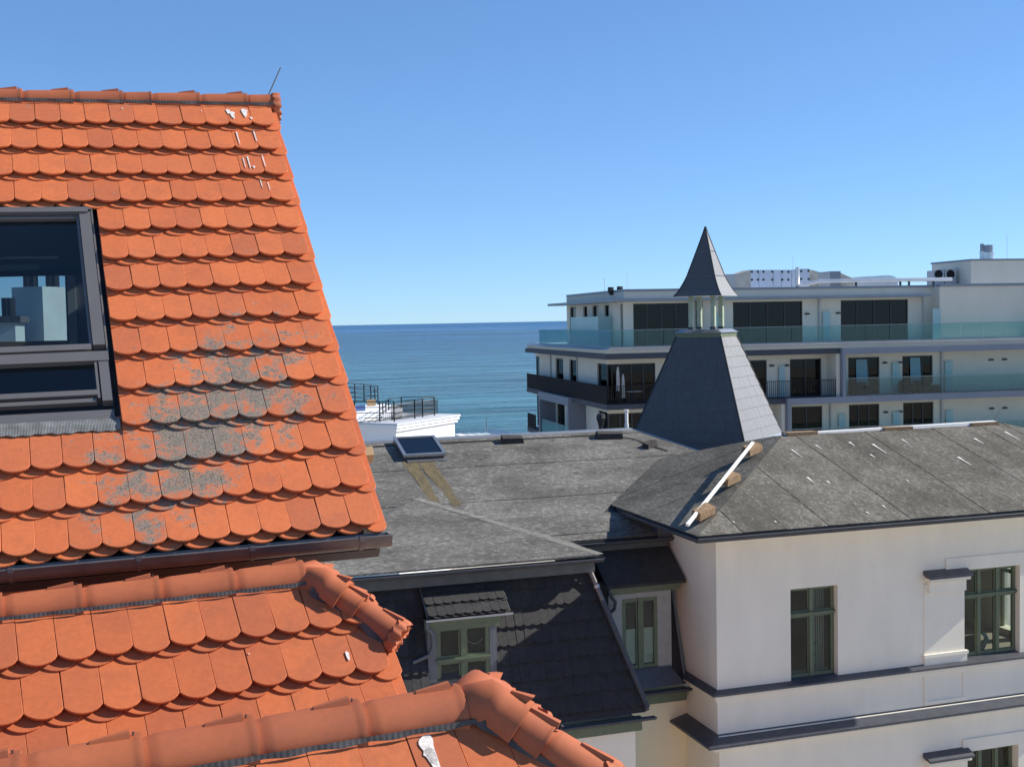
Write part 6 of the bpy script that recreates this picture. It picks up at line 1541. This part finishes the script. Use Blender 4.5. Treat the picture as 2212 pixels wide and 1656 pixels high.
for i in range(k + 1): c = lerp(q0, q1, i / k); mb.tube([c, c + Z_ * .75], .02, 4)
mb.tube([q0 + Z_ * .78, q1 + Z_ * .78], .03, 5); mb.build('picket_rail', 'dark_grey', hot)
# second, farther roof with rail and awning cloth
zw2 = zw + .3
V = lambda x, y, h=0.0: fZ(k7(x, y), zw2 + h)
a_, b_ = V(80, 345), V(1010, 400)
mb = MB(); mb.prism([V(60, 345), V(700, 330), V(1010, 365), V(1005, 478), V(60, 560)], (0, 0, -.25)); pt = mb.build('pavilion_roof', 'white', hot)
wrail([V(80, 270), V(380, 300), V(610, 340)], 1.1); wrail([V(80, 330, .02), V(560, 330, .02)], 1.0)
c0, c1 = V(430, 440), V(620, 450)
mb = MB(); mb.box(c0.x, c1.x, c0.y, c0.y + .1, zw2 + .25, zw2 + .60); tag(mb.build('fabric_screen', 'orange_cloth', None), 'orange fabric screen behind the black roof railing', 'screen')
c0, c1 = V(240, 450), V(420, 450); mb = MB(); mb.box(c0.x, c1.x, c0.y, c0.y + .1, zw2 + .02, zw2 + .35); tag(mb.build('fabric_screen', 'blue_cloth', None), 'blue fabric screen behind the black roof railing', 'screen')
# slatted white canopy and a mast beside it
kc = crop(1200, 1150, .6038)
zc_ = zw - 1.6
g = lambda x, y: fZ(kc(x, y), zc_)
cn = thing('slatted_canopy', 'low white slatted canopy just behind the felt roof ridge', 'canopy', (g(930, 795).x, g(930, 795).y, GZ))
A_, B_ = g(850, 800), g(1010, 792); dB = (B_ - A_); dB.normalize(); up_ = Vector((-dB.y, dB.x, 0)) 
for i in range(6):
    c = A_ + dB * (i * .55); mb = MB(); mb.hexa([c - up_ * 2, c + dB * .42 - up_ * 2, c + dB * .42 + up_ * 1.5, c + up_ * 1.5], [v_ + Z_ * .06 for v_ in (c - up_ * 2, c + dB * .42 - up_ * 2, c + dB * .42 + up_ * 1.5, c + up_ * 1.5)]); mb.build('slat', 'white_board', cn)
mb = MB()
for i in (0, 5): c = A_ + dB * (i * .55 + .2); mb.box(c.x - .06, c.x + .06, c.y - .06, c.y + .06, GZ, zc_)
mb.build('posts', 'white_board', cn)
m0 = ray(*kc(1034, 800)) * 80; m1 = ray(*kc(1032, 692)) * 80; mb = MB(); mb.tube([Vector((m0.x, m0.y, GZ)), Vector((m0.x, m0.y, m1.z))], .03, 6); tag(mb.build('mast', 'zinc', None), 'thin bare mast rising in front of the sea', 'mast')

# ------------------------------------------------------------------ chimney seen through the roof window
ch = thing('chimney_block', 'white chimney block with black flue pipes seen through the roof window', 'chimney', (0, 0, 0))
YC = 27.0
q0, q1 = fY(cz_(75, 572), YC), fY(cz_(300, 930), YC); q2 = fY(cz_(425, 600), YC)
ch.matrix_basis = Matrix.Translation(Vector((q0.x, YC, GZ)) + ZO); WM[ch.name] = ch.matrix_basis
mb = MB(); mb.hexa([Vector((q0.x, YC, GZ)), Vector((q1.x, YC - .5, GZ)), Vector((q2.x, YC + .1, GZ)), Vector((q0.x + .4, YC + .8, GZ))], [Vector((q0.x, YC, q0.z)), Vector((q1.x, YC - .5, q0.z)), Vector((q2.x, YC + .1, q0.z)), Vector((q0.x + .4, YC + .8, q0.z))]); mb.build('shaft', 'flue', ch)
for x in (180, 222, 327, 362):
    c = fY(cz_(x, 560), YC + .1); mb = MB(); mb.tube([Vector((c.x, YC + .1, q0.z)), Vector((c.x, YC + .1, q0.z + .55))], .085, 8); mb.build('flue_pipe', 'black', ch)
rb_ = thing('flat_roof_house', 'low grey flat-roofed house seen through the roof window', 'house', (-4, 27, GZ))
c = fY(cz_(60, 800), 24.0); mb = MB(); mb.box(c.x - 6, c.x + .1, 24.0, 26.2, GZ, c.z); mb.build('wall', 'flue', rb_); mb = MB(); mb.box(c.x - 6.1, c.x + .2, 23.9, 26.3, c.z, c.z + .12); mb.build('roof', 'lead', rb_)
for x in (40, 68):
    c2 = fY(cz_(x, 640), 25.0); mb = MB(); mb.tube([Vector((c2.x, 25, c.z)), Vector((c2.x, 25, c2.z))], .09, 8); mb.build('flue_pipe', 'black', rb_)
